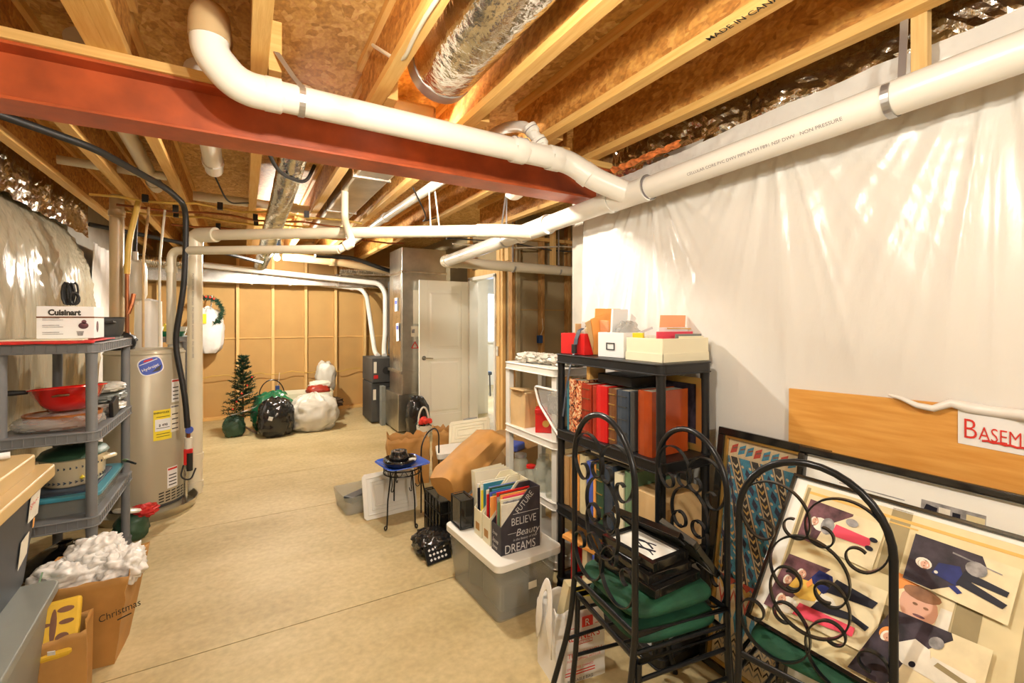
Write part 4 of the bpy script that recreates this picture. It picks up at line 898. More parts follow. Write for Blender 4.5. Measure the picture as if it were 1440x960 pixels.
for k in range(3):
    MB('ink').obb((1.728+.006*k,1.7625,1.485-.02*k),(.022,.001,.003),Euler((0,R(28),R(12))).to_matrix()).build('scribble',bpy.data.objects['paper_tag']) 
b=MB('clear_film'); blob(b,(1.69,1.735,1.37),(.15,.06,.13),7,.25,4,.1,30,ridge=.2); b.build('plastic_bag',label='clear crinkled plastic bag in front of white sheet',cat='bag',smooth=50)
card('silver_clip','silver handled tool lying across white box',(1.77,1.70,1.445),(.09,.012,.012),(0,-22,-30),'strap','tool')
card('card_tag','small tan card behind red box',(1.65,2.08,1.435),(.05,.004,.09),(0,0,-4),'kraft_pale','card')
t=thing('photo_card','photo card standing in the red box','card',(1.60,1.95,1.40)); MB('white').obb((1.665,2.0,1.435),(.095,.004,.115),Euler((0,0,R(-32))).to_matrix()).build('card_sheet',t); MB('ph_black').obb((1.680,1.988,1.448),(.035,.005,.06),Euler((0,0,R(-32))).to_matrix()).build('print',t); MB('ph_grey').obb((1.652,2.004,1.455),(.03,.0055,.03),Euler((0,0,R(-32))).to_matrix()).build('print',t)
t=thing('lanyard','dark blue lanyard hanging from red box down the black shelf','lanyard',(1.555,2.03,1.2))
b=MB('navy'); b.ribbon([(1.60,1.98,1.455),(1.575,1.98,1.445),(1.558,1.985,1.40),(1.550,1.99,1.34)],(.0,.03,0),.003); b.build('wide_strap',t)
MB('black_plastic').obb((1.548,1.992,1.345),(.012,.035,.05)).build('clip',t,bevel=.003)
MB('navy').ribbon([(1.548,1.992,1.325),(1.527,2.0,1.25),(1.523,2.03,1.12),(1.523,2.06,.97)],(.004,.018,0),.0025).build('cord',t)
card('paper_sheet','coral card standing behind cream tray',(1.86,1.60,1.45),(.15,.004,.15),(6,0,-12),'coral','card')
card('paper_sheet','white card standing behind the pink folder',(1.84,1.58,1.40),(.17,.004,.13),(6,0,-12),'white','card')
card('folder','hot pink folder standing in the cream tray',(1.80,1.535,1.385),(.21,.006,.12),(4,0,-10),'pink','folder')
card('folder','slate blue envelope at front of cream tray',(1.83,1.48,1.38),(.16,.006,.11),(4,0,-6),'bin_grey','folder')
card('folder','cream envelope just inside the cream tray',(1.83,1.465,1.375),(.15,.004,.10),(4,0,-6),'cream','folder')
card('seed_packet','small yellow packet at left in cream tray',(1.62,1.59,1.385),(.02,.05,.11),(0,-6,20),'yellow_sticker','packet')
card('seed_packet','small white and green packet in the cream tray',(1.655,1.55,1.385),(.05,.004,.09),(4,0,-20),'ph_white','packet')
MB('pex_yellow').tube([(1.78,1.56,1.46),(1.90,1.52,1.458)],.003,6).build('pencil',label='yellow pencil lying on the cream tray papers',cat='pencil')
# ------------------------------------------------------------------ things on the white shelf
b=MB('grey_bag')
for k in range(5): blob(b,(1.70+.02*k,2.70-.10*k,1.211),(.17,.15,.075),20+k,.3,3,.1,28,ridge=.35)
b.build('plastic_wrap',label='crumpled clear plastic wrap on top of white shelf',cat='plastic wrap',smooth=50)
t=thing('paper_bag','pale tan paper bag folded over on white shelf','paper bag',(1.66,2.75,.776)); paper_sack(MB('kraft_pale'),(1.69,2.72,.776),.13,.17,.24,31,R(4),.02,.004,.006).build('sack',t,smooth=40,solid=.0015)
MB('kraft_pale').obb((1.68,2.715,1.02),(.14,.16,.012),Euler((0,R(6),R(4))).to_matrix()).build('folded_top',t,bevel=.004)
t=thing('gift_box','small red gift box with gold emblem on white shelf','box',(1.71,2.50,.776)); rm=Matrix.Rotation(R(-38),3,'Z')
MB('red').obb((1.715,2.50,.842),(.135,.12,.13),rm).build('box_body',t,bevel=.002); MB('red').obb((1.715,2.50,.912),(.141,.126,.03),rm).build('lid',t,bevel=.003)
MB('gold').cyl(Vector((1.715,2.50,.835))+rm@Vector((0,-.060,0)),Vector((1.715,2.50,.835))+rm@Vector((0,-.0615,0)),.022,n=24).build('emblem',t)
b=MB('ph_dark'); blob(b,(1.80,2.57,.93),(.12,.09,.10),41,.2,5,.3,26); b.build('gift_bag',label='leopard patterned bag behind the red gift box',cat='bag',smooth=40)
bpy.data.objects['gift_bag'].location.z=.777
MB('kraft').box(1.72,1.92,2.58,2.84,.776,1.0).build('carton',label='brown carton at back of the white shelf',cat='box',bevel=.003)
t=thing('zip_bag','frosted grey zipped plastic case slanting off the white shelf','bag',(1.60,2.33,.8))
MB('clear_film').poly([(1.60,2.44,1.08),(1.575,2.16,1.08),(1.575,2.14,.82),(1.59,2.22,.86),(1.60,2.40,.98)],(1,0,0),.10).build('case',t,bevel=.01)
MB('white_bag').tube(rpath([(1.59,2.20,1.085),(1.592,2.45,1.085),(1.592,2.40,.98),(1.58,2.22,.86),(1.57,2.14,.82)],.03,5),.008,8).build('piping',t,smooth=50)
MB('ph_grey').box(1.61,1.66,2.18,2.34,.93,1.05).build('folded_contents',t,bevel=.01)
def jar(c,r,h,lid,label):
    t=thing('glass_jar',label,'jar',c,'glass jars on the white shelf')
    MB('jar_glass').lathe([(.001,0),(r*.92,0),(r,.012),(r,h*.72),(r*.72,h*.86),(r*.74,h),(r*.68,h),(r*.66,h*.86),(r*.94,h*.71),(r*.94,.012),(.001,.008)],c,28).build('glass',t,smooth=50)
    if lid: MB(lid).lathe([(r*.8,h*.90),(r*.8,h+.004),(.001,h+.005)],c,24).build('lid',t,smooth=40)
    return t
zj=.4105
jar((1.66,2.34,zj),.052,.17,None,'large open glass jar nearest the black shelf')
jar((1.665,2.47,zj),.055,.19,None,'large open glass jar just behind the nearest jar')
jar((1.66,2.60,zj),.040,.12,'red','small glass jar with red lid')
jar((1.665,2.74,zj),.052,.16,'strap','glass jar with metal lid farthest along the shelf')
jar((1.77,2.42,zj),.05,.18,'dark','glass jar with dark lid at back of the jar row')
jar((1.78,2.62,zj),.05,.17,None,'open glass jar at back behind red lid jar')
MB('porcelain').lathe([(.001,0),(.04,0),(.045,.02),(.03,.03),(.001,.032)],(1.72,2.36,.0605),20).build('saucer',label='small pale dish at bottom of the white shelf',cat='dish',smooth=50)
# ------------------------------------------------------------------ clear tote with magazine files
t=thing('storage_tote','frosted clear storage tote with white lid on the floor','tote',(1.24,2.27,0)); rt=Matrix.Rotation(R(3),3,'Z')
c0=Vector((1.245,2.265,0))
b=MB('clear_tote'); 
def tub(mb,c,rm,wt,lt,wb,lb,h,th=.004,cr=.03):
    """A tapered open tub with rounded corners, outer and inner wall."""
    def ring(w_,l_,z):
        out=[]
        for sx,sy,a0 in((1,1,0),(-1,1,90),(-1,-1,180),(1,-1,270)):
            for i in range(5): a=R(a0+i*22.5); out.append(c+rm@Vector((sx*(w_/2-cr)+cr*math.cos(a),sy*(l_/2-cr)+cr*math.sin(a),z)))
        return out
    rs=[ring(wb,lb,0),ring(wt,lt,h),ring(wt-2*th,lt-2*th,h),ring(wb-2*th,lb-2*th,th)]; n=20; vs_=sum(rs,[]); fs=[tuple(range(n-1,-1,-1)),tuple(range(3*n,4*n))]
    for i in range(3):
        for k in range(n): k2=(k+1)%n; fs.append((i*n+k,i*n+k2,(i+1)*n+k2,(i+1)*n+k))
    return mb.add(vs_,fs)
tub(b,c0,rt,.385,.565,.34,.50,.285).build('tub',t,smooth=40)
def slab(mb,c,rm,w_,l_,z0,z1,cr=.035,inset=0):
    def ring(k,z):
        out=[]
        for sx,sy,a0 in((1,1,0),(-1,1,90),(-1,-1,180),(1,-1,270)):
            for i in range(6): a=R(a0+i*18); out.append(c+rm@Vector((sx*(w_/2-k-cr)+cr*math.cos(a),sy*(l_/2-k-cr)+cr*math.sin(a),z)))
        return out
    rs=[ring(0,z0),ring(0,z1),ring(inset,z1+.004 if inset else z1)]; n=24; vs_=sum(rs,[]); fs=[tuple(range(n-1,-1,-1)),tuple(range(2*n,3*n))]
    for i in range(2):
        for k in range(n): k2=(k+1)%n; fs.append((i*n+k,i*n+k2,(i+1)*n+k2,(i+1)*n+k))
    return mb.add(vs_,fs)
b=MB('white_plastic'); slab(b,c0,rt,.41,.60,.272,.308,.04,.02); b.build('lid',t,bevel=.003,smooth=40)
MB('paper').obb(c0+rt@Vector((.02,-.278,.15)),(.05,.002,.035),rt).build('sticker',t)
for k,(m,p,d) in enumerate([('bin_grey',(-.03,-.1,.08),(.18,.22,.15)),('kraft_pale',(.05,.14,.07),(.2,.16,.13)),('dark',(-.06,.10,.11),(.13,.12,.2))]):
    MB(m).obb(c0+rt@Vector(p),d,Euler((0,0,.2*k)).to_matrix()).build('packed_bundle',label=['grey bundle seen dimly inside clear tote','tan bundle seen dimly inside clear tote','dark bundle seen dimly inside clear tote'][k],cat='bundle',bevel=.02)
def magfile(label,y0,y1,m,zl=.3125,x0=1.12,x1=1.355,h=.315,group='magazine files on the clear tote'):
    t=thing('magazine_file',label,'magazine file',((x0+x1)/2,(y0+y1)/2,zl),group); k=.004
    side=[(x0,zl),(x1,zl),(x1,zl+h),(x1-.07,zl+h),(x0,zl+h*.45)]
    b=MB(m)
    for y in (y0,y1-k): b.poly([(x,y,z_) for x,z_ in side],(0,1,0),k)
    b.box(x0,x0+k,y0+k,y1-k,zl,zl+h*.45).box(x1-k,x1,y0+k,y1-k,zl,zl+h).box(x0+k,x1-k,y0+k,y1-k,zl,zl+k)
    b.build('holder',t); return t
t=magfile('black chalkboard style magazine file with white lettering on clear tote',2.035,2.135,'charcoal')
for s_,sz,x,z_,sx in [('BELIEVE',.056,1.178,.452,.80),('Beauty',.052,1.205,.394,1.0),('in the beauty of their',.018,1.19,.372,.95),('DREAMS',.062,1.140,.318,.80)]:
    text(s_,sz,(x,2.0345,z_),(1,0,.0),(0,0,1),'chalk',t,bold=-.006 if sz<.06 else 0,shear=.25 if s_[0] in'Bi' and s_!='BELIEVE' else 0,sx=sx)
text('FUTURE',.046,(1.222,2.0345,.505),(.72,0,.69),(-.69,0,.72),'chalk',t,sx=.78)
MB('chalk').box(1.19,1.345,2.0338,2.0348,.508,.510).box(1.16,1.21,2.0338,2.0348,.412,.4135).build('chalk_rule',t)
for zz,w_ in [(.36,.06),(.40,.05),(.33,.05)]: text('love',w_*.6,(1.1192,2.123,zz),(0,-1,0),(0,0,1),'chalk',t,shear=.3)
for k,(y0,y1) in enumerate([(2.155,2.24),(2.258,2.345)]):
    t=magfile('pale wooden magazine file %s on clear tote'%['beside the chalkboard one','farthest from the chalkboard one'][k],y0,y1,'cream')
    MB('kraft').box(1.1185,1.1205,(y0+y1)/2-.022,(y0+y1)/2+.022,.345,.385).build('label_plate',t,label='brown label plate')
mags=['ph_white','red','blue_card','white','paper','ph_grey','orange','teal','white','ph_black','cream','sage','dark_green','paper','yellow_sticker','ph_pink']
words_=['white','red','blue','plain white','sand','grey','orange','teal','ivory','black','cream','sage','dark green','buff','yellow','pink']
k=0
for lo,hi,nm in [(2.041,2.129,'in the chalkboard file'),(2.161,2.234,'in the nearer wooden file'),(2.264,2.339,'in the farther wooden file')]:
    y=lo
    while y<hi-.008:
        th=.0055+.0035*((k*7)%4)/3; c_=(k*5+2*(k//4))%16; h=.25+.045*((k*11)%5)/5
        MB(mags[c_]).box(1.127+.012*((k*3)%5)/2,1.338,y,y+th-.001,.3175,.3175+h).build('magazine',label='%s magazine %s'%(words_[c_],nm),cat='magazine',group='magazines on the clear tote'); y+=th+.0008; k+=1
for k in range(4):
    MB('cream' if k%2 else 'paper').obb((1.27,2.40+.022*k,.47),(.22,.004,.30),Euler((R(-6),0,R(4*k-4))).to_matrix()).build('file_folder',label='cream file folder standing %s behind the wooden magazine files'%['first','second','third','fourth'][k],cat='folder',group='folders behind magazine files')
# black wire rack on the left end of the tote
t=thing('wire_rack','black wire frame standing at the left end of clear tote','rack',(1.10,2.50,.313))
b=MB('black_iron')
for y in (2.40,2.53):
    b.tube([(1.06,y,.317),(1.06,y,.48),(1.14,y,.48),(1.14,y,.317)],.004,6,closed=True)
for x in (1.06,1.14):
    for zz in (.32,.48): b.tube([(x,2.40,zz),(x,2.53,zz)],.004,6)
b.build('wire_frame',t,smooth=50); MB('smoked').box(1.062,1.138,2.402,2.528,.322,.475).build('smoked_panel',t)
# ------------------------------------------------------------------ shopping bag
t=thing('shopping_bag','white plastic shopping bag with red printing on floor beside chairs','shopping bag',(1.2,1.6,0)); rz=R(-8); rm=Matrix.Rotation(rz,3,'Z'); cb=Vector((1.225,1.60,0))
paper_sack(MB('white_bag'),cb,.235,.165,.30,51,rz,-.02,.03,.010).build('sack',t,smooth=50,solid=.001)
out=[(-.078,.05),(-.082,.16),(-.080,.25),(-.062,.33),(-.035,.395),(0,.415),(.035,.395),(.058,.33),(.078,.25),(.082,.16),(.078,.05)]
inn=[(-.004,.262),(-.012,.272),(-.022,.29),(-.020,.318),(-.010,.345),(.006,.355),(.020,.342),(.026,.315),(.024,.288),(.014,.270),(.006,.262)]
b=MB('white_bag'); hp=lambda y,z_: cb+rm@Vector((-.121-.012*math.sin(z_*9)+.05*max(0,z_-.25)+.006*nz((y*20,z_*14,0),1,9),y,z_))
b.add([hp(*p) for p in out]+[hp(*p) for p in inn],[(i,i+1,11+i+1,11+i) for i in range(10)]); b.build('handle',t,smooth=180,solid=.002,sub=1)
f0=cb+rm@Vector((0,-.0915,0)); rr=rm@Vector((1,0,0)); uu=Vector((0,0,1)); P2=lambda x,z_:f0+rr*x+uu*z_+rm@Vector((0,-.006,0))
MB('red_ink').poly([P2(-.002,.232),P2(.05,.232),P2(.05,.275),P2(-.002,.275)],-(rm@Vector((0,1,0))),.001).build('logo_tile',t)
text('R',.04,P2(.010,.238)-rm@Vector((0,.0015,0)),rr,uu,'white',t)
text("REDNER'S",.042,P2(-.078,.185),rr,uu,'red_ink',t,bold=.008,sx=.88)
b=MB('red_ink'); 
for q in [rect(-.03,.165,.048,.167),rect(-.03,.178,.048,.180),rect(-.03,.165,-.028,.180),rect(.046,.165,.048,.180),rect(-.075,.236,-.012,.238),rect(.06,.236,.105,.238)]: b.poly([P2(*p) for p in q],-(rm@Vector((0,1,0))),.0008)
b.build('logo_rule',t)
text('SINCE 1970',.012,P2(-.024,.1685),rr,uu,'red_ink',t)
text('THANK YOU',.028,P2(-.07,.118),rr,uu,'red_ink',t)
for k,(s_,z_) in enumerate([('FOR SHOPPING WITH US',.102),('EMPLOYEE OWNED',.07)]): text(s_,.014,P2(-.072,z_),rr,uu,'red_ink',t)
for z_ in (.057,.046): MB('red_ink').poly([P2(-.08,z_),P2(.06,z_),P2(.06,z_+.004),P2(-.08,z_+.004)],-(rm@Vector((0,1,0))),.0008).build('small_print',t)
text('REUSABLE BAG',.018,P2(-.07,.018),rr,uu,'ink',t)
card('paper_sheet','yellow and cream papers poking out of white shopping bag',(1.26,1.60,.27),(.15,.05,.18),(6,10,-8),'ph_cream','paper')
card('envelope','yellow envelope lying at mouth of white shopping bag',(1.27,1.575,.31),(.13,.012,.09),(20,12,-8),'yellow_sticker')
# ------------------------------------------------------------------ plant stand and floor clutter near the door
pc=Vector((1.03,3.40,0))
t=thing('plant_stand','small black wire plant stand with scroll legs','stand',pc)
b=MB('black_iron')
for zz,rr_ in ((.405,.135),(.37,.135)): b.tube([pc+Vector((rr_*math.cos(a),rr_*math.sin(a),zz)) for a in [2*math.pi*i/28 for i in range(28)]],.005,6,closed=True)
b.build('top_ring',t,smooth=50)
b=MB('black_iron').tube([pc+Vector(((.135+.0*i)*math.cos(2*math.pi*i/48),.135*math.sin(2*math.pi*i/48),.3875+.0165*(1 if (i//2)%2 else -1))) for i in range(48)],.003,5,closed=True); b.build('ring_lattice',t)
for a in (R(215),R(285),R(340),R(95)):
    d=Vector((math.cos(a),math.sin(a),0)); pts=[pc+d*.135+Vector((0,0,.40)),pc+d*.14+Vector((0,0,.33)),pc+d*.165+Vector((0,0,.2)),pc+d*.17+Vector((0,0,.05)),pc+d*.175+Vector((0,0,.008)),pc+d*.195+Vector((0,0,.008)),pc+d*.20+Vector((0,0,.03)),pc+d*.185+Vector((0,0,.035))]
    MB('black_iron').tube(rpath(pts,.02,5),.0055,8).build('leg',t,smooth=50)
    s_=[pc+d*.125+Vector((0,0,.37)),pc+d*.115+Vector((0,0,.30)),pc+d*.13+Vector((0,0,.26)),pc+d*.105+Vector((0,0,.25)),pc+d*.095+Vector((0,0,.275))]
    MB('black_iron').tube(rpath(s_,.03,5),.0035,6).build('scroll',t,smooth=50)
t=thing('blue_tray','square cobalt blue glazed dish on the plant stand','dish',pc+Vector((0,0,.41)))
b=MB('blue'); rm=Matrix.Rotation(R(8),3,'Z'); q0=pc+Vector((0,0,.411))
vs_=[];
for hw,zz in ((.10,0),(.165,.028),(.17,.03),(.165,.034),(.10,.008)):
    for k in range(24):
        a=2*math.pi*k/24+math.pi/4; c_,s_=math.cos(a),math.sin(a); p=Vector((math.copysign(abs(c_)**.35,c_)*hw,math.copysign(abs(s_)**.35,s_)*hw,zz)); vs_.append(q0+rm@p)
fs=[tuple(range(23,-1,-1)),tuple(range(96,120))]+[(i*24+k,i*24+(k+1)%24,(i+1)*24+(k+1)%24,(i+1)*24+k) for i in range(4) for k in range(24)]
b.add(vs_,fs).build('dish',t,smooth=50)
t=thing('black_bowl','wide black glazed bowl on the blue dish','bowl',pc+Vector((-.01,0,.42)))
MB('bowl').lathe([(.001,0),(.07,0),(.115,.02),(.125,.045),(.12,.058),(.108,.05),(.09,.025),(.001,.018)],pc+Vector((-.02,-.01,.4195)),36).build('basin',t,smooth=60)
t=thing('black_pot','small black lidded pot sitting in the wide bowl','pot',pc+Vector((-.03,0,.45)))
MB('bowl').lathe([(.001,0),(.055,0),(.07,.02),(.072,.05),(.058,.07),(.001,.072)],pc+Vector((-.025,0,.440)),32).build('pot_body',t,smooth=50); MB('bowl').lathe([(.06,0),(.058,.018),(.03,.02),(.001,.014)],pc+Vector((-.025,0,.511)),32).build('lid',t,smooth=50)
MB('ph_white').tube([pc+Vector((.02+.012*i,-.10,.478+.004*math.sin(i))) for i in range(5)],.010,6).build('cloth_scrap',label='pale pink scrap lying in the black bowl',cat='cloth')
t=thing('ribbed_cover','white ribbed plastic lid leaning behind the plant stand','lid',(1.0,3.6,0))
f,u_,v_,n_=planef((0,0,0),(0,0,1)); P0=Vector((.78,3.53,.002)); ux=Vector((.40,.03,0)).normalized(); vx=Vector((0,.10,.31)).normalized(); nx=ux.cross(vx)
fP=lambda a,b_,o=0:P0+ux*a+vx*b_+nx*o
b=MB('white_plastic').poly([fP(*p) for p in [(.02,0),(.40,0),(.42,.02),(.42,.31),(.40,.33),(.02,.33),(0,.31),(0,.02)]],nx,.012)
for k,w_ in enumerate((.03,.06,.085)):
    for q in (rect(w_,w_,.42-w_,w_+.008),rect(w_,.33-w_-.008,.42-w_,.33-w_),rect(w_,w_,w_+.008,.33-w_),rect(.42-w_-.008,w_,.42-w_,.33-w_)): b.poly([fP(*p,.012) for p in q],nx,.006)
b.build('panel',t,bevel=.003)
t=thing('clear_box','low clear plastic box half hidden behind the white ribbed lid','box',(.86,3.9,0)); tub(MB('clear_tote'),Vector((.86,3.86,0)),Matrix.Rotation(R(6),3,'Z'),.42,.34,.38,.30,.14).build('tub',t,smooth=40); MB('dark').obb((.80,3.84,.09),(.22,.10,.05),Euler((0,0,.6)).to_matrix()).build('dark_tool',label='dark tool lying in the low clear box',cat='tool',bevel=.01)
b=MB('black_bag'); blob(b,(1.07,2.86,0),(.26,.26,.15),61,.18,2.2,.12,50,ridge=.16); b.build('dark_bundle',label='crumpled dark plastic bundle on floor beside clear tote',cat='bundle',smooth=50)
t=thing('label_card','black card with white zebra pattern leaning on dark bundle','card',(1.05,2.72,0)); rm=Euler((R(-30),0,R(10))).to_matrix(); MB('black_plastic').obb((1.05,2.725,.05),(.17,.008,.10),rm).build('card_face',t)
b=MB('white'); 
for i in range(5):
    for j in range(3): b.obb(Vector((1.05,2.725,.05))+rm@Vector((-.055+.026*i,-.0046,-.028+.028*j)),(.014,.001,.012),rm@Euler((0,.5 if (i+j)%2 else -.5,0)).to_matrix())
b.build('pattern',t)
t=thing('paper_bag','big creased brown paper bag lying on its side over the black crate','paper bag',(1.35,3.0,.3))
b=MB('kraft'); 
def lying(a,b_):
    i=a*4; sd=int(i)%4; fr_=i-int(i); W2,D2=.13,.115
    cs=[(-W2,-D2),(W2,-D2),(W2,D2),(-W2,D2)]; p0,p1=cs[sd],cs[(sd+1)%4]; x=p0[0]+(p1[0]-p0[0])*fr_; y=p0[1]+(p1[1]-p0[1])*fr_
    L_=.55*b_; cr_=1-.35*b_*(1 if abs(y)<D2*.99 else .2); q_=math.hypot(x/W2,y/D2); k_=(1-.17*max(0,q_-1)/.41)*(.80+.20*min(1,b_*7)); x*=k_; y*=k_; o=.030*nz((x*7,y*7,L_*6),1,71)+.020*abs(nz((x*13,y*13,L_*9),1,72))-.01
    y*=1-.45*b_; x*=1+.10*b_
    d1=Vector((.55,.22,.30)).normalized(); d2=d1.cross(Vector((0,0,1))).normalized(); d3=d2.cross(d1)
    return Vector((1.13,2.83,.40))+d1*L_+d2*(x+o)+d3*(y+o)
b0=len(b.v); b.grid(lying,48,22,wrap=True); b.f.append(list(range(b0+47,b0-1,-1))); b.mi.append(0); b.build('sack',t,smooth=35,solid=.0015)
MB('orange').obb((1.30,2.80,.315),(.10,.012,.05),Euler((.5,-.3,.3)).to_matrix()).build('printed_patch',t,label='orange printed patch')
t=thing('black_crate','open black wire crate under the lying paper bag','crate',(1.30,3.0,0))
b=MB('black_iron')
for zz in (.02,.12,.22,.30): b.tube([(1.12,2.86,zz),(1.48,2.86,zz),(1.48,3.16,zz),(1.12,3.16,zz)],.005,6,closed=True)
for i in range(7): 
    x=1.12+.06*i; b.tube([(x,2.86,.01),(x,2.86,.30)],.004,6); b.tube([(x,3.16,.01),(x,3.16,.30)],.004,6)
for i in range(6): y=2.86+.06*i; b.tube([(1.12,y,.01),(1.12,y,.30)],.004,6); b.tube([(1.48,y,.01),(1.48,y,.30)],.004,6)
b.build('wire_frame',t); MB('smoked').box(1.124,1.476,2.864,3.156,.012,.295).build('smoked_panel',t)
b=MB('black_bag'); blob(b,(1.31,3.01,.02),(.33,.27,.26),63,.15,3,.15,30,ridge=.2); b.build('bag_liner',label='black bag stuffed in the wire crate',cat='bag',smooth=50)
t=thing('wire_stand','tall black wire hoop stand behind the blue dish','stand',(1.25,3.55,0)); MB('black_iron').tube(rpath([(1.20,3.47,.0),(1.20,3.47,.52),(1.26,3.52,.60),(1.36,3.60,.62),(1.42,3.66,.56),(1.42,3.66,0)],.06,6),.006,8).build('hoop',t,smooth=50)
t=thing('paper_bag','torn open brown paper bag behind the plant stand','paper bag',(1.35,4.25,0)); paper_sack(MB('kraft'),(1.33,4.22,0),.36,.22,.42,81,R(-12),.06,.05,.02).build('sack',t,smooth=40,solid=.002)
t=thing('paper_bag','second brown paper bag with ragged mouth nearer the white door','paper bag',(1.75,4.2,0)); paper_sack(MB('kraft'),(1.70,4.12,0),.30,.20,.47,82,R(-20),.03,.05,.02).build('sack',t,smooth=40,solid=.002)
t=thing('ribbed_cover','white ribbed cooler lid propped upright before the white door','lid',(1.95,3.95,.0))
P0=Vector((1.62,3.93,.345)); ux=Vector((.40,-.16,.05)).normalized(); vx=Vector((.05,.10,.25)).normalized(); nx=ux.cross(vx); fP=lambda a,b_,o=0:P0+ux*a+vx*b_+nx*o
b=MB('cream').poly([fP(*p) for p in [(.02,0),(.36,0),(.38,.02),(.38,.20),(.36,.22),(.02,.22),(0,.20),(0,.02)]],nx,.02)
for w_ in (.025,.055,.08):
    for q in (rect(w_,w_,.38-w_,w_+.007),rect(w_,.22-w_-.007,.38-w_,.22-w_),rect(w_,w_,w_+.007,.22-w_),rect(.38-w_-.007,w_,.38-w_,.22-w_)): b.poly([fP(*p,.02) for p in q],nx,.006)
b.build('panel',t,bevel=.004); MB('bin_grey').poly([fP(*p,.0) for p in rect(.13,.215,.26,.235)],nx,.02).build('handle',t,bevel=.004)
t=thing('storage_tote','grey tote under the white lids near the door','tote',(1.75,3.75,0)); tub(MB('bin_grey'),Vector((1.72,3.72,0)),Matrix.Rotation(R(-20),3,'Z'),.50,.34,.44,.30,.335).build('tub',t,smooth=40)
b=MB('white_plastic'); slab(b,Vector((1.70,3.68,0)),Euler((0,R(-4),R(-18))).to_matrix(),.50,.30,.36,.40,.03,.015); b.build('flat_cover',label='flat white plastic lid lying on the grey tote',cat='lid',smooth=40)
t=thing('carton','open brown carton on floor under the white shelf end','box',(2.0,3.4,0)); open_box(MB('card'),(2.03,3.42,0),(.36,.36,.44),R(20)).build('carton_body',t); MB('card').obb((1.92,3.27,.47),(.34,.14,.004),Euler((R(35),0,R(20))).to_matrix()).build('flap',t)
t=thing('carton','brown carton with dark label behind the open one','box',(2.05,3.85,0)); MB('card').obb((2.12,3.88,.2),(.36,.30,.40),Euler((0,0,.3)).to_matrix()).build('carton_body',t,bevel=.003); MB('ink').obb((2.06,3.725,.28),(.08,.002,.06),Euler((0,0,.3)).to_matrix()).build('printed_label',t)
MB('blue_card').obb((1.84,3.20,.40),(.14,.14,.06),Euler((0,0,.5)).to_matrix()).build('blue_pouch',label='small blue pouch beside the white shelf post',cat='pouch',bevel=.015)
bpy.data.objects['blue_pouch'].location=(1.92,3.27,.44)
# ------------------------------------------------------------------ furnace corner
t=thing('furnace','tall sheet steel furnace plenum with dark cabinets beside white door','furnace',(2.0,6.6,0))
MB('galv_dull').box(1.80,2.42,5.96,6.55,.52,2.46).build('supply_plenum',t,bevel=.006)
MB('galv').box(1.795,1.80,6.0,6.36,.83,2.10).build('access_panel',t,bevel=.004)
MB('galv_dull').box(1.78,2.44,5.94,6.57,.79,.83).build('seam_flange',t,bevel=.003); MB('galv').box(1.79,2.43,5.95,6.56,2.12,2.15).build('seam_flange',t,bevel=.003)
MB('galv_dull').box(1.76,2.40,6.0,6.75,.03,.52).build('return_box',t,bevel=.008)
MB('bin_grey').box(1.70,1.76,6.60,6.72,.0,.56).build('filter_slot',t,bevel=.004)
MB('dark').box(1.60,1.98,6.72,7.35,.60,.95).build('blower_cabinet',t,bevel=.008); MB('dark').box(1.60,1.98,6.76,7.35,.03,.59).build('burner_cabinet',t,bevel=.008)
MB('rubber').cyl((1.80,6.72,.77),(1.80,6.712,.77),.055,n=24).build('flue_cap',t); MB('red').box(1.62,1.68,6.716,6.721,.66,.71).build('warning_label',t); MB('paper').box(1.62,1.66,6.752,6.757,.35,.50).build('data_label',t); MB('paper').box(1.62,1.66,6.716,6.721,.74,.90).build('data_label',t)
MB('dark').box(1.95,2.3,6.6,7.2,.97,2.1).build('rear_coil_box',t,bevel=.01)
MB('paper').box(1.95,2.20,5.955,5.9585,1.45,1.90).build('instruction_label',t); MB('paper').box(1.92,2.20,5.955,5.9585,1.28,1.42).build('instruction_label',t); MB('ph_grey').box(1.93,1.97,5.9535,5.9555,1.33,1.38).build('instruction_print',t)
b=MB('red_ink'); tr=[(1.93,1.13),(2.02,1.13),(1.975,1.21)]
for (a,b_) in zip(tr,tr[1:]+tr[:1]): b.tube([(a[0],5.955,a[1]),(b_[0],5.955,b_[1])],.006,6)
b.build('warning_triangle',t)
for k,(y,z0,z1,lab) in enumerate([(6.18,1.62,1.80,'blue and white tag stuck high on furnace side'),(6.10,1.22,1.46,'hanging white checklist card on furnace side')]):
    t=thing('paper_tag',lab,'tag',(1.785,y,z0)); sh_=MB('white').obb((1.786-.004*k,y,(z0+z1)/2),(.003,.12,z1-z0),Euler((R(-6*k),0,0)).to_matrix()).build('tag_sheet',t); MB('blue_card').obb((1.7835-.004*k,y,z1-.06),(.002,.09,.05)).build('tag_header',sh_)
b=MB('black_bag'); blob(b,(1.93,5.73,0),(.30,.24,.58),91,.10,2.5,.15,34,ridge=.15); b.build('duffel_bag',label='black shiny bag standing before the furnace',cat='bag',smooth=50)
t=thing('flower_basket','white basket planter with red flowers beside white door','planter',(1.98,5.58,0)); MB('porcelain').lathe([(.001,0),(.06,0),(.085,.10),(.09,.19),(.082,.19),(.075,.10),(.001,.09)],(1.955,5.56,0),24).build('planter',t,smooth=50)
MB('porcelain').tube([(1.955+.07*math.cos(a),5.56,.19+.22*math.sin(a)) for a in [math.pi*i/14 for i in range(15)]],.012,8).build('handle',t,smooth=50)
b=MB('flower_red')
for i in range(9): a=i*2.4; blob(b,(1.955+.055*math.cos(a)*(i%3)/1.6,5.55+.05*math.sin(a)*(i%3)/1.6,.20+.012*(i%4)),(.075,.075,.07),i,.25,6,.3,14)
b.build('flowers',t,smooth=60); b=MB('needles')
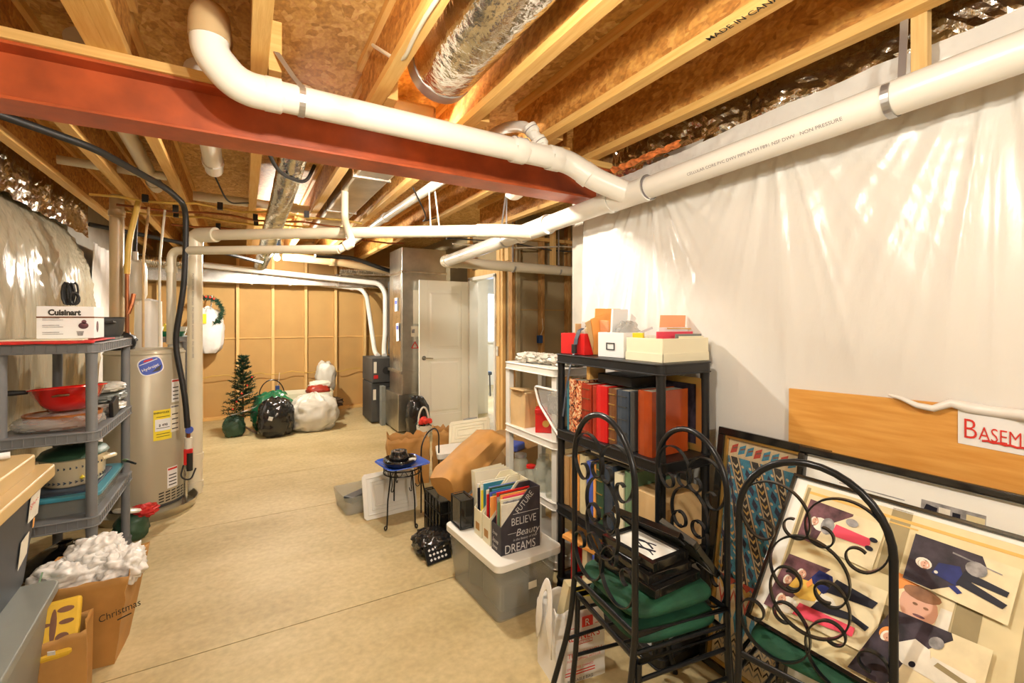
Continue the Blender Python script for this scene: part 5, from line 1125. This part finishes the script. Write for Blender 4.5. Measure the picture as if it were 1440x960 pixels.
for i in range(10): a=i*.63; b.obb((1.955+.08*math.cos(a),5.56+.08*math.sin(a),.19+.02*(i%3)),(.05,.02,.004),Euler((a,.5,a)).to_matrix())
b.build('leaves',t)
# ------------------------------------------------------------------ bags and tree along the back wall
t=thing('fir_tree','small dark artificial fir tree standing by back wall','tree',(.02,7.1,0)); tc_=Vector((.0,7.0,0)); rnd=random.Random(5)
b=MB('needles')
for lv in range(17):
    zz=.24+lv*.047; rr_=.235*(1-lv/19)**.8
    for k in range(9):
        a=rnd.random()*6.283; L_=rr_*(.7+.45*rnd.random()); d=Vector((math.cos(a),math.sin(a),-.12+.35*rnd.random()+ (lv/17)*.7)).normalized(); p0=tc_+Vector((0,0,zz))
        for i in range(7):
            p=p0+d*L_*(i+1)/7
            for j in range(5):
                nd=(d*.7+Vector((rnd.uniform(-1,1),rnd.uniform(-1,1),rnd.uniform(-.7,1)))*.8).normalized()*.042; sd=nd.cross(Vector((rnd.random(),rnd.random(),rnd.random()))).normalized()*.005
                b.add([p-sd,p+sd,p+nd],[(0,1,2)])
b.build('foliage',t); MB('bark').cyl(tc_+Vector((0,0,.1)),tc_+Vector((0,0,1.0)),.014,.005,8).build('trunk',t)
b=MB('bark')
for k in range(3): a=R(100+120*k); b.tube([tc_+Vector((0,0,.12)),tc_+Vector((.17*math.cos(a),.17*math.sin(a),.01))],.012,6)
b.build('stand',t); b=MB('galv')
for zz,rr_ in ((.52,.13),(.33,.17)): b.tube([tc_+Vector((rr_*math.cos(a),rr_*math.sin(a),zz+.05*math.cos(a))) for a in [R(200+10*i) for i in range(15)]],.008,5)
b.build('tinsel_tie',t); b=MB('flower_red')
for k in range(6): a=R(190+25*k); blob(b,tc_+Vector((.14*math.cos(a),.14*math.sin(a),.25+.1*k)),(.022,.022,.022),k,.1,4,.2,10)
b.build('berries',t)
def sack(label,c,d,seed,m,name='trash_bag',neck=.05,pleat=.03,ridge=.16,amp=.12,cat='bag'):
    t=thing(name,label,cat,c); b=MB(m); blob(b,c,d,seed,amp,2.6,.18,56,pleat=pleat,neck=neck,ridge=ridge); b.build('sack',t,smooth=60); return t
sack('shiny dark green sack slumped beside the fir tree',(.36,7.20,0),(.56,.48,.56),101,'green_bag',pleat=.04)
MB('black_iron').tube([(.36+.16*math.cos(a),7.5,.42+.22*math.sin(a)) for a in [math.pi*i/16 for i in range(17)]],.008,6).build('hoop',label='thin dark green wire hoop standing behind the sacks',cat='hoop',smooth=50)
t=sack('glossy black sack in front of the green sack',(.37,6.76,0),(.44,.40,.54),102,'black_bag'); MB('white').obb((.30,6.555,.26),(.05,.004,.05),Euler((.15,.3,0)).to_matrix()).build('sticker',t)
sack('pale cream sack tied at top in front of the plastic tub',(.84,6.86,0),(.64,.46,.54),103,'grey_bag',neck=.06,pleat=.05,ridge=.1,name='tied_sack')
sack('small dark lump of greenery under the fir tree',(-.10,6.98,0),(.26,.24,.30),105,'dark_green',ridge=.2,neck=0,pleat=0)
t=thing('plastic_tub','cream plastic tub of odds behind the pale sack','tub',(.80,7.35,0)); tub(MB('cream'),Vector((.82,7.36,0)),Matrix.Rotation(R(-4),3,'Z'),.68,.42,.58,.34,.46).build('tub',t,smooth=40)
b=MB('oxblood'); blob(b,(.95,7.28,.40),(.32,.22,.18),104,.2,3,.2,24); b.build('cloth_bundle',label='dark red cloth heaped in the cream tub',cat='cloth',smooth=60)
b=MB('paper'); blob(b,(.98,7.32,.50),(.30,.18,.12),108,.25,3,.2,24); b.build('cloth_bundle',label='pale cloth heaped on the dark red cloth',cat='cloth',smooth=60)
t=thing('wrapped_plant','potted plant with its head wrapped in a grey plastic bag','plant',(1.10,7.75,0)); pc=Vector((1.12,7.72,0))
b=MB('grey_bag'); blob(b,pc+Vector((0,0,.38)),(.30,.28,.50),111,.14,2.6,.1,44,pleat=.03,ridge=.12); b.build('plastic_cover',t,smooth=60)
MB('bark').cyl(pc+Vector((0,0,.1)),pc+Vector((0,0,.45)),.02,n=8).build('stem',t); MB('white_bag').tube([pc+Vector((-.02,-.02,.40)),pc+Vector((.01,-.05,.33)),pc+Vector((.02,-.05,.27))],.012,6).build('tie',t)
MB('bark').lathe([(.001,0),(.12,0),(.15,.10),(.16,.18),(.12,.2),(.001,.19)],pc,22).build('pot',t,smooth=50)
b=MB('bark'); blob(b,pc+Vector((.06,-.05,.15)),(.36,.30,.16),115,.35,5,.2,26); b.build('dry_stems',t,smooth=50)
t=thing('hanging_bag','white plastic bag hung on the back wall behind white pipe','bag',(-.42,8.0,1.0)); b=MB('white_bag'); blob(b,(-.42,8.02,1.02),(.38,.26,.70),121,.10,2.4,.1,44,pleat=.06,ridge=.12,neck=.05); b.build('sack',t,smooth=60)
MB('yellow_sticker').obb((-.50,7.875,1.52),(.10,.004,.14),Euler((R(8),0,0)).to_matrix()).build('note',t); MB('white_bag').tube([(-.40,8.02,1.7),(-.40,8.12,1.85),(-.40,8.205,1.86)],.012,6).build('handle',t)
t=thing('wreath','green wreath with red berries hung over the white bag','wreath',(-.35,7.95,1.7)); b=MB('needles'); rnd=random.Random(8)
for i in range(420):
    a=R(-60+170*rnd.random()); p=Vector((-.46+.20*math.cos(a),7.90+.03*rnd.uniform(-1,1),1.62+.20*math.sin(a))); nd=Vector((rnd.uniform(-1,1),rnd.uniform(-.6,.4),rnd.uniform(-1,1))).normalized()*.06; sd=nd.cross(Vector((.3,1,.2))).normalized()*.006; b.add([p-sd,p+sd,p+nd],[(0,1,2)])
b.build('greenery',t); b=MB('flower_red'); 
for i in range(7): a=R(60+14*i); blob(b,(-.46+.2*math.cos(a),7.86,1.62+.2*math.sin(a)),(.03,.03,.03),i,.1,4,.2,10)
b.build('berries',t)
# ------------------------------------------------------------------ water heater
hc=Vector((-.665,4.62,0)); hr=.255; a0=math.atan2(-hc.y,-hc.x)
t=thing('drain_pan','shallow grey metal pan under the water heater','pan',hc); MB('galv_dull').lathe([(.001,.0),(.325,0),(.345,.06),(.345,.066),(.338,.064),(.32,.008),(.001,.006)],hc,48).build('pan_body',t,smooth=40)
t=thing('water_heater','tall beige cylindrical water heater with yellow energy label','water heater',hc+Vector((0,0,.007)))
MB('heater').lathe([(.001,.007),(.235,.007),(.235,.075),(hr,.09),(hr,1.25),(hr-.012,1.272),(.001,1.285)],hc,64).build('tank',t,smooth=40)
MB('dark').lathe([(hr-.012,.072),(hr+.001,.072),(hr+.001,.094),(hr-.012,.094)],hc,48).build('bottom_band',t,smooth=40)
MB('heater').lathe([(hr+.001,1.235),(hr+.004,1.24),(hr+.004,1.25),(hr+.001,1.254)],hc,48).build('top_band',t,smooth=40)
def cylp(u_,z_,o=.0015,A=0): an=a0+A+u_/hr; return Vector((hc.x+(hr+o)*math.cos(an),hc.y+(hr+o)*math.sin(an),z_))
def patch(mb,A,w_,z0,z1,o=.0015,shape=None,n=14):
    return mb.grid(lambda a,b_:cylp((a-.5)*w_,z0+b_*(z1-z0),o,A),n,6)
def disc(mb,A,zc,w_,h,o,n=28,e=2.,rot=0):
    pts=[]
    for i in range(n): a=2*math.pi*i/n; c_,s_=math.cos(a),math.sin(a); x=math.copysign(abs(c_)**(2/e),c_)*w_/2; y=math.copysign(abs(s_)**(2/e),s_)*h/2; pts.append((x*math.cos(rot)-y*math.sin(rot),x*math.sin(rot)+y*math.cos(rot)))
    b0=[cylp(0,zc,o,A)]
    for q in (.25,.5,.75,1): b0+=[cylp(x*q,zc+y*q,o,A) for x,y in pts]
    return mb.add(b0,[(0,1+k,1+(k+1)%n) for k in range(n)]+[(1+i*n+k,1+i*n+n+k,1+i*n+n+(k+1)%n,1+i*n+(k+1)%n) for i in range(3) for k in range(n)])
def cquad(mb,A,p,o):
    p=[Vector(q) for q in p]
    return mb.grid(lambda a,b_:cylp(*((p[0]*(1-a)+p[1]*a)*(1-b_)+(p[3]*(1-a)+p[2]*a)*b_),o,A),12,3)
def ctext(s_,size,A,u0,z0,m,par,o=.003,rot=0,bold=0,sx=1): return text(s_,size,(0,0,0),(1,0,0),(0,1,0),m,par,bend=lambda x,y:cylp(u0+x*math.cos(rot)-y*math.sin(rot),z0+x*math.sin(rot)+y*math.cos(rot),o,A),bold=bold,sx=sx)
b=MB('white'); disc(b,.12,1.155,.155,.135,.0015,e=3.2,rot=.30); bg=b.build('badge',t)
b=MB('blue_card'); disc(b,.12,1.155,.14,.12,.0022,e=3.2,rot=.30); b.use('red_ink'); cquad(b,.12,[(-.045,1.183),(.01,1.200),(.008,1.212),(-.04,1.198)],.003); b.use('dark'); cquad(b,.12,[(.005,1.108),(.055,1.118),(.066,1.165),(.03,1.135)],.003)
b.use('white'); cquad(b,.12,[(-.068,1.158),(.040,1.206),(.036,1.211),(-.068,1.164)],.0032); b.build('badge_print',bg)
ctext('Hydrojet',.030,.12,-.050,1.112,'white',bg,rot=.42,bold=.015,o=.0036)
A=.42; b=MB('yellow_sticker'); patch(b,A,.125,.585,.815); eg=b.build('energy_label',t); b=MB('white'); patch(b,A,.105,.655,.745,.0022); b.build('energy_panel',eg)
ctext('ENERGYGUIDE',.019,A,-.060,.787,'ink',eg,bold=.02,sx=.80); ctext('$ 498',.026,A,-.03,.69,'ink',eg,bold=.02); 
b=MB('ink'); 
for z_ in (.675,.760,.63,.61): b.grid(lambda a,q:cylp((a-.5)*.09,z_+q*.004,.003,A),6,2)
b.build('fine_print',eg)
for A_,w_,z0,z1,m in [(.80,.07,.86,1.04,'white'),(.78,.075,.63,.84,'paper'),(.70,.085,.20,.36,'white')]:
    b=MB(m); patch(b,A_,w_,z0,z1); lb=b.build('data_label',t)
    b=MB('red_ink' if z0!=.63 else 'ph_grey'); patch(b,A_,w_*.9,z1-.022,z1-.008,.0026); b.build('label_header',lb)
    b=MB('ink'); 
    for k in range(4): zz=z0+.02+(z1-z0-.06)*k/4; b.grid(lambda a,q:cylp((a-.5)*w_*.75,zz+q*.008,.0028,A_),6,2)
    b.build('fine_print',lb)
b=MB('rubber')
for k in range(4):
    for j in range(5): b.grid(lambda a,q:cylp(-.10+.045*j+a*.034,.105+.022*k+q*.010+.004*a,.0015,.70),4,2)
b.build('louvre_slots',t)
t=thing('gas_valve','red and black gas control valve at foot of water heater','valve',(-.40,4.6,.3)); v0=cylp(0,.36,0,1.05)
MB('red').obb(v0+Vector((.05,-.02,.05)),(.06,.06,.13)).build('control_body',t,bevel=.008); MB('rubber').cyl(v0+Vector((.06,-.04,-.06)),v0+Vector((.06,-.04,.08)),.022,n=14).build('knob',t,smooth=40)
MB('rubber').tube(rpath([v0+Vector((.02,-.04,-.01)),v0+Vector((.0,-.07,-.10)),v0+Vector((.07,-.08,-.13)),v0+Vector((.10,-.03,-.05))],.06,8),.006,8).build('lead',t,smooth=50); MB('porcelain').cyl(v0+Vector((.05,-.02,.10)),v0+Vector((.05,-.02,.20)),.028,n=16).build('union',t,smooth=40)
MB('blue_card').cyl(v0+Vector((.06,-.06,.27)),v0+Vector((.06,-.075,.27)),.028,n=16).build('blue_handle',t,smooth=40); MB('copper').cyl(v0+Vector((.05,-.02,.12)),v0+Vector((.05,-.02,.34)),.014,n=12).build('riser',t,smooth=40); MB('galv').cyl(v0+Vector((.03,-.0,-.34)),v0+Vector((.03,0,.02)),.014,n=10).build('drip_leg',t,smooth=40)
t=thing('copper_riser','copper pipe with yellow sleeve rising from the water heater','water pipe',(-.76,4.55,1.29)); MB('copper').tube([(-.76,4.50,1.28),(-.76,4.50,1.90)],.014,10).build('copper_pipe',t,smooth=50); MB('pex_yellow').tube(rpath([(-.76,4.50,1.85),(-.75,4.50,2.1),(-.70,4.55,2.42)],.1),.02,10).build('yellow_sleeve',t,smooth=50); MB('copper').tube([(-.725,4.53,1.70),(-.735,4.51,1.62),(-.755,4.50,1.55)],.016,8).build('tee',t)
for k,(x,y) in enumerate([(-.70,4.75),(-.60,4.80)]): cable([(x,y,1.28),(x,y,2.0),(x+.03,y+.05,2.43)],.009,'kraft_pale' if k==0 else 'wire_white','%s water line rising behind the copper riser'%['tan','white'][k],.1,'water_line','water pipe')
t=thing('expansion_tank','pale expansion tank hanging behind the water heater','tank',(-.79,5.0,1.66)); MB('porcelain').lathe([(.02,-.03),(.02,0),(.07,.02),(.082,.06),(.082,.28),(.07,.33),(.02,.35),(.02,.42)],(-.79,5.0,1.66),28).build('tank_body',t,smooth=50)
MB('rubber').tube([(-.79,5.0,2.08),(-.78,5.0,2.44)],.012,8).build('riser',t)
MB('white_bag').lathe([(.001,0),(.10,0),(.11,.3),(.10,.62),(.001,.63)],(-.75,5.35,1.1),24).build('softener_column',label='white cylinder behind the expansion tank',cat='tank',smooth=50)
bpy.data.objects['softener_column'].location.z=0; bpy.data.objects['softener_column'].scale.z=2.7
b=MB('rubber'); blob(b,(-.80,4.52,1.275),(.20,.14,.15),131,.2,3,.2,24,ridge=.2); b.build('black_cloth',label='black cloth heaped on left of the water heater top',cat='cloth',smooth=60)
shelving('grey plastic shelf unit of party things behind water heater',-.86,-.46,5.45,5.95,[.10,.55,1.0,1.34],'grey_plastic',.05,.022)
t=thing('storage_tote','low green tray on the shelf behind water heater','tray',(-.66,5.6,1.341)); tub(MB('green_bag'),Vector((-.66,5.62,1.341)),Matrix.Identity(3),.34,.26,.30,.22,.05).build('tub',t,smooth=40)
for k,(x,lab) in enumerate([(-.74,'white pleated paper cups on left of the green tray'),(-.55,'white pleated paper cups on right of the green tray')]): MB('white').lathe([(.001,0),(.05,0),(.075,.09),(.07,.09),(.046,.006),(.001,.005)],(x,5.60,1.3915-.045),16).build('paper_cup',label=lab,cat='cup',group='paper cups on green tray')
MB('yellow_sticker').obb((-.62,5.70,1.46),(.12,.005,.12)).build('yellow_card',label='yellow card standing in the green tray',cat='card')
bpy.data.objects['yellow_card'].location.z=1.345
for k,(m,z0,lab) in enumerate([('ph_white',.551,'white gift bag on shelf behind water heater'),('red',.101,'red gift bag low on shelf behind water heater'),('grey_bag',1.001,'grey bundle high on shelf behind water heater')]):
    b=MB(m); blob(b,(-.55,5.56,z0),(.24,.20,.30),140+k,.15,3,.12,30,ridge=.2); b.build('gift_bag',label=lab,cat='bag',smooth=50)
# ------------------------------------------------------------------ cookware on the grey shelf
z=1.3855
t=thing('place_mat','red cloth mat under the boxed coffee maker','cloth',(-.86,3.25,z)); MB('red_cloth').grid(lambda a,b_:Vector((-1.02+a*.37,3.07+b_*.45-.0*(1-b_),z+.010+.004*nz((a*6,b_*6,0),1,3)-.016*max(0,.10-b_)*10*(1 if b_<.1 else 0)*.6)),30,24).build('cloth',t,solid=.006,smooth=60); MB('cream').box(-1.0,-.70,3.11,3.40,z+.013,z+.019).build('paper_liner',t)
z2=z+.020
t=thing('appliance_box','white boxed coffee maker with black brand lettering on grey shelf','box',(-.785,3.3,z2)); x0,x1,y0,y1,h=-.895,-.675,3.20,3.40,.165
MB('white').box(x0,x1,y0,y1,z2,z2+h).build('carton_body',t,bevel=.002)
MB('brown_leather').box(x0-.0006,x1+.0006,y0-.0012,y1,z2+h*.64,z2+h*.685).build('printed_band',t)
text('Cuisinart',.040,((x0+x1)/2-.005,y0-.0005,z2+h*.73),(1,0,0),(0,0,1),'ink',t,align='CENTER',bold=.05,sx=.84)
b=MB('ph_grey')
for k in range(3):
    for j in range(2): b.box(x0+.022,x0+.10-.015*j,y0-.0012,y0-.0002,z2+.022+.036*k+.009*j,z2+.025+.036*k+.009*j)
b.build('fine_print',t)
b=MB('ph_plum'); 
for cx,cz,rx,rz in [(x1-.042,z2+.066,.020,.017),(x1-.040,z2+.086,.010,.010)]: b.poly([(cx+rx*math.cos(a),y0-.0004,cz+rz*math.sin(a)) for a in [2*math.pi*i/20 for i in range(20)]],(0,-1,0),.0008)
b.use('ph_grey'); b.poly([(x1-.07,y0-.0004,z2+.038),(x1-.04,y0-.0004,z2+.038),(x1-.045,y0-.0004,z2+.014),(x1-.064,y0-.0004,z2+.014)],(0,-1,0),.0008); b.build('carafe_picture',t)
MB('ph_plum').poly([(x1+.0003,3.26+.02*math.cos(a),z2+.06+.03*math.sin(a)) for a in [2*math.pi*i/16 for i in range(16)]],(1,0,0),.0008).build('side_picture',t)
pts=[]
for i in range(64): a=i*.62; pts.append((-.79+.016*math.cos(a)+.02*(i/64)-.012*math.sin(i*.1),3.26+.012*math.sin(a*.5),z2+h+.010+.065*(1+math.sin(a))*(.9 if i<50 else .5)))
MB('rubber').tube(pts,.0055,6).build('power_cord',label='black coiled power cord standing on the appliance box',cat='cord',smooth=60)
t=thing('cooking_pot','dark grey stock pot on top of the grey shelf','pot',(-.75,3.74,z)); MB('dark').lathe([(.001,0),(.085,0),(.10,.02),(.108,.115),(.114,.118),(.108,.122),(.098,.115),(.09,.02),(.001,.012)],(-.755,3.76,z+.012),36).build('pot_body',t,smooth=50); 
for a in (R(-60),R(120)): MB('dark').tube([(-.755+.108*math.cos(a-.25),3.76+.108*math.sin(a-.25),z+.10),(-.755+.145*math.cos(a),3.76+.145*math.sin(a),z+.105),(-.755+.108*math.cos(a+.25),3.76+.108*math.sin(a+.25),z+.10)],.008,8).build('handle',t,smooth=50)
card('flat_tin','flat grey tray under the dark stock pot',(-.755,3.74,z+.006),(.19,.26,.011),(0,0,6),'bin_grey','tray')
z=.9355
t=thing('wok','bright red perforated wok with black handle on grey shelf','wok',(-.81,3.30,z+.07)); wc=Vector((-.80,3.32,z+.085)); rw=Euler((R(-4),R(-3),0)).to_matrix()
MB('red_gloss').lathe([(.001,0),(.075,.004),(.115,.045),(.152,.118),(.160,.120),(.158,.126),(.148,.122),(.110,.050),(.07,.012),(.001,.008)],wc,48,rot=rw).build('bowl',t,smooth=60)
MB('rubber').tube([wc+rw@Vector((-.15,-.02,.115)),wc+rw@Vector((-.20,-.03,.118)),wc+rw@Vector((-.30,-.05,.125))],[.010,.014,.012],10).build('handle',t,smooth=50); MB('brown_leather').tube([wc+rw@Vector((-.03,-.128,.085)),wc+rw@Vector((0,-.148,.088)),wc+rw@Vector((.035,-.134,.086))],.006,8).build('helper_handle',t,smooth=50)
b=MB('dark')
for i in range(5):
    for j in range(14):
        a=R(20+j*11); q=.118+.008*i; zz=.056+.0145*i; b.tube([wc+rw@Vector((q*math.cos(a),q*math.sin(a),zz)),wc+rw@Vector(((q-.003)*math.cos(a),(q-.003)*math.sin(a),zz+.0005))],.0022,5)
b.build('perforation',t)
t=thing('roasting_pan','copper brown pan wrapped in clear plastic under red wok','pan',(-.83,3.3,z)); MB('bronze').lathe([(.001,0),(.13,.0),(.15,.03),(.158,.075),(.150,.075),(.14,.03),(.001,.02)],(-.82,3.31,z+.004),36,sx=1.0,sy=.9).build('pan_body',t,smooth=50)
b=MB('clear_film'); blob(b,(-.83,3.30,z),(.36,.34,.095),151,.05,6,.25,60,ridge=.10); b.build('plastic_wrap',t,smooth=50)
for k,(dy,h,m) in enumerate([(0,.07,'grey_bag'),(.02,.07,'bin_grey'),(-.01,.06,'grey_bag')]):
    b=MB(m); blob(b,(-.745,3.74+dy,z+.062*k),(.22,.30,h),160+k,.15,3,.12,30,ridge=.3); b.build('folded_bag',label='%s folded plastic bag in pile beside the red wok'%['lowest','middle','topmost'][k],cat='bag',group='folded bags on grey shelf',smooth=50)
MB('black_plastic').obb((-.66,3.55,z+.05),(.02,.14,.10),Euler((.2,0,0)).to_matrix()).build('black_tray',label='thin black tray edge between wok and folded bags',cat='tray',bevel=.004)
z=.5005
t=thing('glass_dish','large glass baking dish with teal lid on grey shelf','dish',(-.83,3.4,z)); tub(MB('clear_tote'),Vector((-.825,3.45,z)),Matrix.Identity(3),.34,.58,.30,.52,.085).build('dish',t,smooth=40)
b=MB('teal'); slab(b,Vector((-.825,3.45,z)),Matrix.Identity(3),.365,.61,.086,.104,.05,.012); b.build('lid',t,bevel=.003,smooth=40); b=MB('navy'); slab(b,Vector((-.83,3.42,z)),Matrix.Identity(3),.30,.48,.109,.118,.05,.01); b.build('baking_sheet',label='dark flat baking sheet on the teal lidded dish',cat='tray',smooth=40)
MB('sage').tube([(-.66,3.78,z+.11),(-.63,3.70,z+.125),(-.615,3.66,z+.13)],[.008,.012,.008],8).use('black_plastic').tube([(-.615,3.66,z+.13),(-.56,3.55,z+.135)],[.008,.006],8).build('kitchen_tool',label='green and black handled kitchen tool poking from teal dish',cat='tool',smooth=50)
t=thing('casserole','cream ceramic casserole with blue motifs and dark lid on grey shelf','casserole',(-.83,3.42,z+.12)); cc=Vector((-.80,3.40,z+.1195))
MB('ceramic').lathe([(.001,0),(.11,0),(.125,.015),(.135,.14),(.14,.145),(.13,.15),(.12,.14),(.11,.02),(.001,.015)],cc,44,sx=1,sy=1.25).build('dish',t,smooth=50)
MB('dark_green').lathe([(.132,.150),(.145,.153),(.13,.175),(.06,.19),(.001,.195)],cc,40,sx=1,sy=1.25).build('lid',t,smooth=50)
for s_ in(-1,1): MB('ceramic').tube([cc+Vector((s_*.125,-.04,.115)),cc+Vector((s_*.17,0,.12)),cc+Vector((s_*.125,.04,.115))],.012,8).build('handle',t,smooth=50)
b=MB('navy')
for k in range(18):
    a=R(190+k*10); rr_=.1305
    for zz,s_ in ((.03,.012),(.105,.007)):
        r2=.127+.01*zz/.14; p=cc+Vector((r2*math.cos(a),1.25*r2*math.sin(a),zz)); b.obb(p,(.004,s_,.005),Euler((.5,0,a)).to_matrix()); b.obb(p+Vector((0,0,.005)),(.004,s_,.004),Euler((-.5,0,a)).to_matrix())
b.build('blue_motif',t); MB('yellow_sticker').lathe([(.001,-.012),(.012,0),(.001,.012)],cc+Vector((.131*math.cos(R(300)),1.25*.131*math.sin(R(300)),.05)),10).build('lemon_motif',t)
z=.0755
t=thing('roaster_pot','big stainless roasting pot with dark lid at bottom of grey shelf','pot',(-.83,3.4,z)); MB('stainless').lathe([(.001,0),(.15,0),(.165,.02),(.168,.12),(.176,.124),(.168,.130)],(-.825,3.36,z),44,sx=1,sy=1.3).build('pot_body',t,smooth=50); MB('black_lacquer').lathe([(.172,.128),(.165,.15),(.10,.195),(.03,.21),(.03,.235),(.001,.24)],(-.825,3.36,z),40,sx=1,sy=1.3).build('lid',t,smooth=50)
t=thing('santa_hat_bundle','dark bag with white disc lid and red cloth on floor by heater','bag',(-.66,4.08,0)); b=MB('dark_green'); blob(b,(-.66,4.06,0),(.20,.22,.20),171,.12,3,.15,28,ridge=.15); b.build('sack',t,smooth=50); MB('porcelain').lathe([(.001,0),(.075,.0),(.08,.01),(.07,.02),(.001,.024)],(-.68,4.02,.20),28,rot=Euler((R(-12),R(10),0)).to_matrix()).build('white_disc',t,smooth=50)
b=MB('red_cloth'); blob(b,(-.60,4.08,.14),(.17,.16,.08),172,.3,4,.2,24,ridge=.2); b.build('red_cloth',t,smooth=50)
# ------------------------------------------------------------------ totes and paper bags at lower left
t=thing('storage_tote','grey green lower bin at left under the navy tote','tote',(-.9,2.1,0)); tub(MB('bin_grey'),Vector((-.845,2.06,0)),Matrix.Rotation(R(3),3,'Z'),.46,.70,.38,.60,.465).build('tub',t,smooth=40); b=MB('bin_grey'); slab(b,Vector((-.845,2.06,0)),Matrix.Rotation(R(3),3,'Z'),.50,.75,.46,.495,.04,.03); b.build('lid',t,smooth=40,bevel=.004)
z=.5005; tc2=Vector((-.90,2.225,z)); rt=Matrix.Rotation(R(2),3,'Z')
t=thing('storage_tote','navy tote with tan lid stacked at the left edge','tote',tc2); tub(MB('navy_plastic'),tc2,rt,.44,.66,.37,.52,.385,.005,.04).build('tub',t,smooth=40)
b=MB('tan_plastic'); slab(b,tc2,rt,.50,.74,.365,.412,.045,.03); slab(b,tc2,rt,.41,.62,.412,.472,.04,.03); b.build('lid',t,bevel=.006,smooth=40)
for y_,z_ in ((-.1,.345),(.16,.345)): pass
f0=lambda y,z_:tc2+rt@Vector((.188+.034*z_/.385+.0015,y,z_))
t2=MB('ph_white').poly([f0(.17,.24),f0(.28,.24),f0(.28,.36),f0(.17,.36)],rt@Vector((1,0,0)),.001).build('tape_label',t); text('SHOES',.035,f0(.175,.285)+Vector((.002,0,0)),rt@Vector((0,1,.25)),(0,-.25,1),'red_ink',t,sx=.9)
MB('paper').poly([f0(.12,.09),f0(.20,.12),f0(.20,.20),f0(.12,.19)],rt@Vector((1,0,0)),.001).build('tape_scrap',t); MB('orange').poly([f0(.235,.20),f0(.25,.20),f0(.25,.235),f0(.235,.235)],rt@Vector((1,0,0)),.001).build('orange_mark',t)
MB('white').tube([(-.98+.032*i,2.44+.012*math.sin(i*2.1),.955+.008*math.sin(i*1.7)) for i in range(8)],.013,8).build('bead_string',label='string of pale beads lying on the tan lid',cat='beads',smooth=60)
bpy.data.objects['bead_string'].location.z=z+.478
t=thing('paper_bag','brown paper bag printed in script and stuffed with white plastic','paper bag',(-.54,2.74,0)); paper_sack(MB('kraft'),(-.585,2.73,0),.215,.21,.40,181,R(-4),.62,.012,.010).build('sack',t,smooth=40,solid=.002)
text('Christmas',.045,(-.525,2.556,.225),(.93,-.06,.26),(-.26,-.16,.95),'ink',t,shear=.3,sx=.8)
MB('ink').obb((-.44,2.553,.228),(.05,.001,.005),Euler((0,R(-18),0)).to_matrix()).build('printed_line',t)
t=thing('plastic_bag','crumpled white plastic bags heaped in the printed paper bag','bag',(-.57,2.74,.34))
b=MB('white_bag'); 
for k,(x,y,zz,w_) in enumerate([(-.66,2.70,.31,.24),(-.54,2.74,.32,.24),(-.47,2.71,.31,.17),(-.58,2.78,.36,.20)]): blob(b,(x,y,zz),(w_,.19,.17),190+k,.30,1.9,.15,64,ridge=.38)
b.build('crumple',t,smooth=180)
t=thing('paper_bag','brown paper bag of yellow cloth at the bottom left','paper bag',(-.66,2.45,0)); paper_sack(MB('kraft'),(-.655,2.45,0),.24,.16,.30,182,R(6),.04,.02,.010).build('sack',t,smooth=40,solid=.002)
t=thing('yellow_cloth','folded yellow cloth with brown figures in lower paper bag','cloth',(-.66,2.44,.2)); rm=Euler((R(58),0,R(6))).to_matrix()
MB('yellow').obb((-.66,2.455,.305),(.20,.18,.03),rm).build('cloth_fold',t,bevel=.012)
b=MB('brown_leather')
for (x,y,w_,h) in [(-.045,.05,.07,.022),(.055,.05,.05,.022),(-.03,.008,.10,.018),(.06,.006,.045,.018),(-.04,-.045,.06,.04),(.05,-.045,.04,.03),(.022,.0,.02,.12)]:
    b.poly([Vector((-.66,2.455,.305))+rm@Vector((x+w_/2*math.cos(a),y+h/2*math.sin(a),.0152)) for a in [2*math.pi*i/14 for i in range(14)]],rm@Vector((0,0,1)),.0006)
b.build('cloth_print',t); MB('yellow').obb((-.66,2.39,.235),(.19,.05,.05),Euler((R(30),0,R(6))).to_matrix()).build('lower_fold',t,bevel=.012); MB('white').obb((-.62,2.363,.25),(.022,.002,.035),Euler((R(30),R(8),0)).to_matrix()).build('care_tag',t)
card('green_folder','green plastic folder wedged between navy tote and yellow cloth',(-.735,2.55,.33),(.006,.16,.26),(0,14,10),'sage','folder')
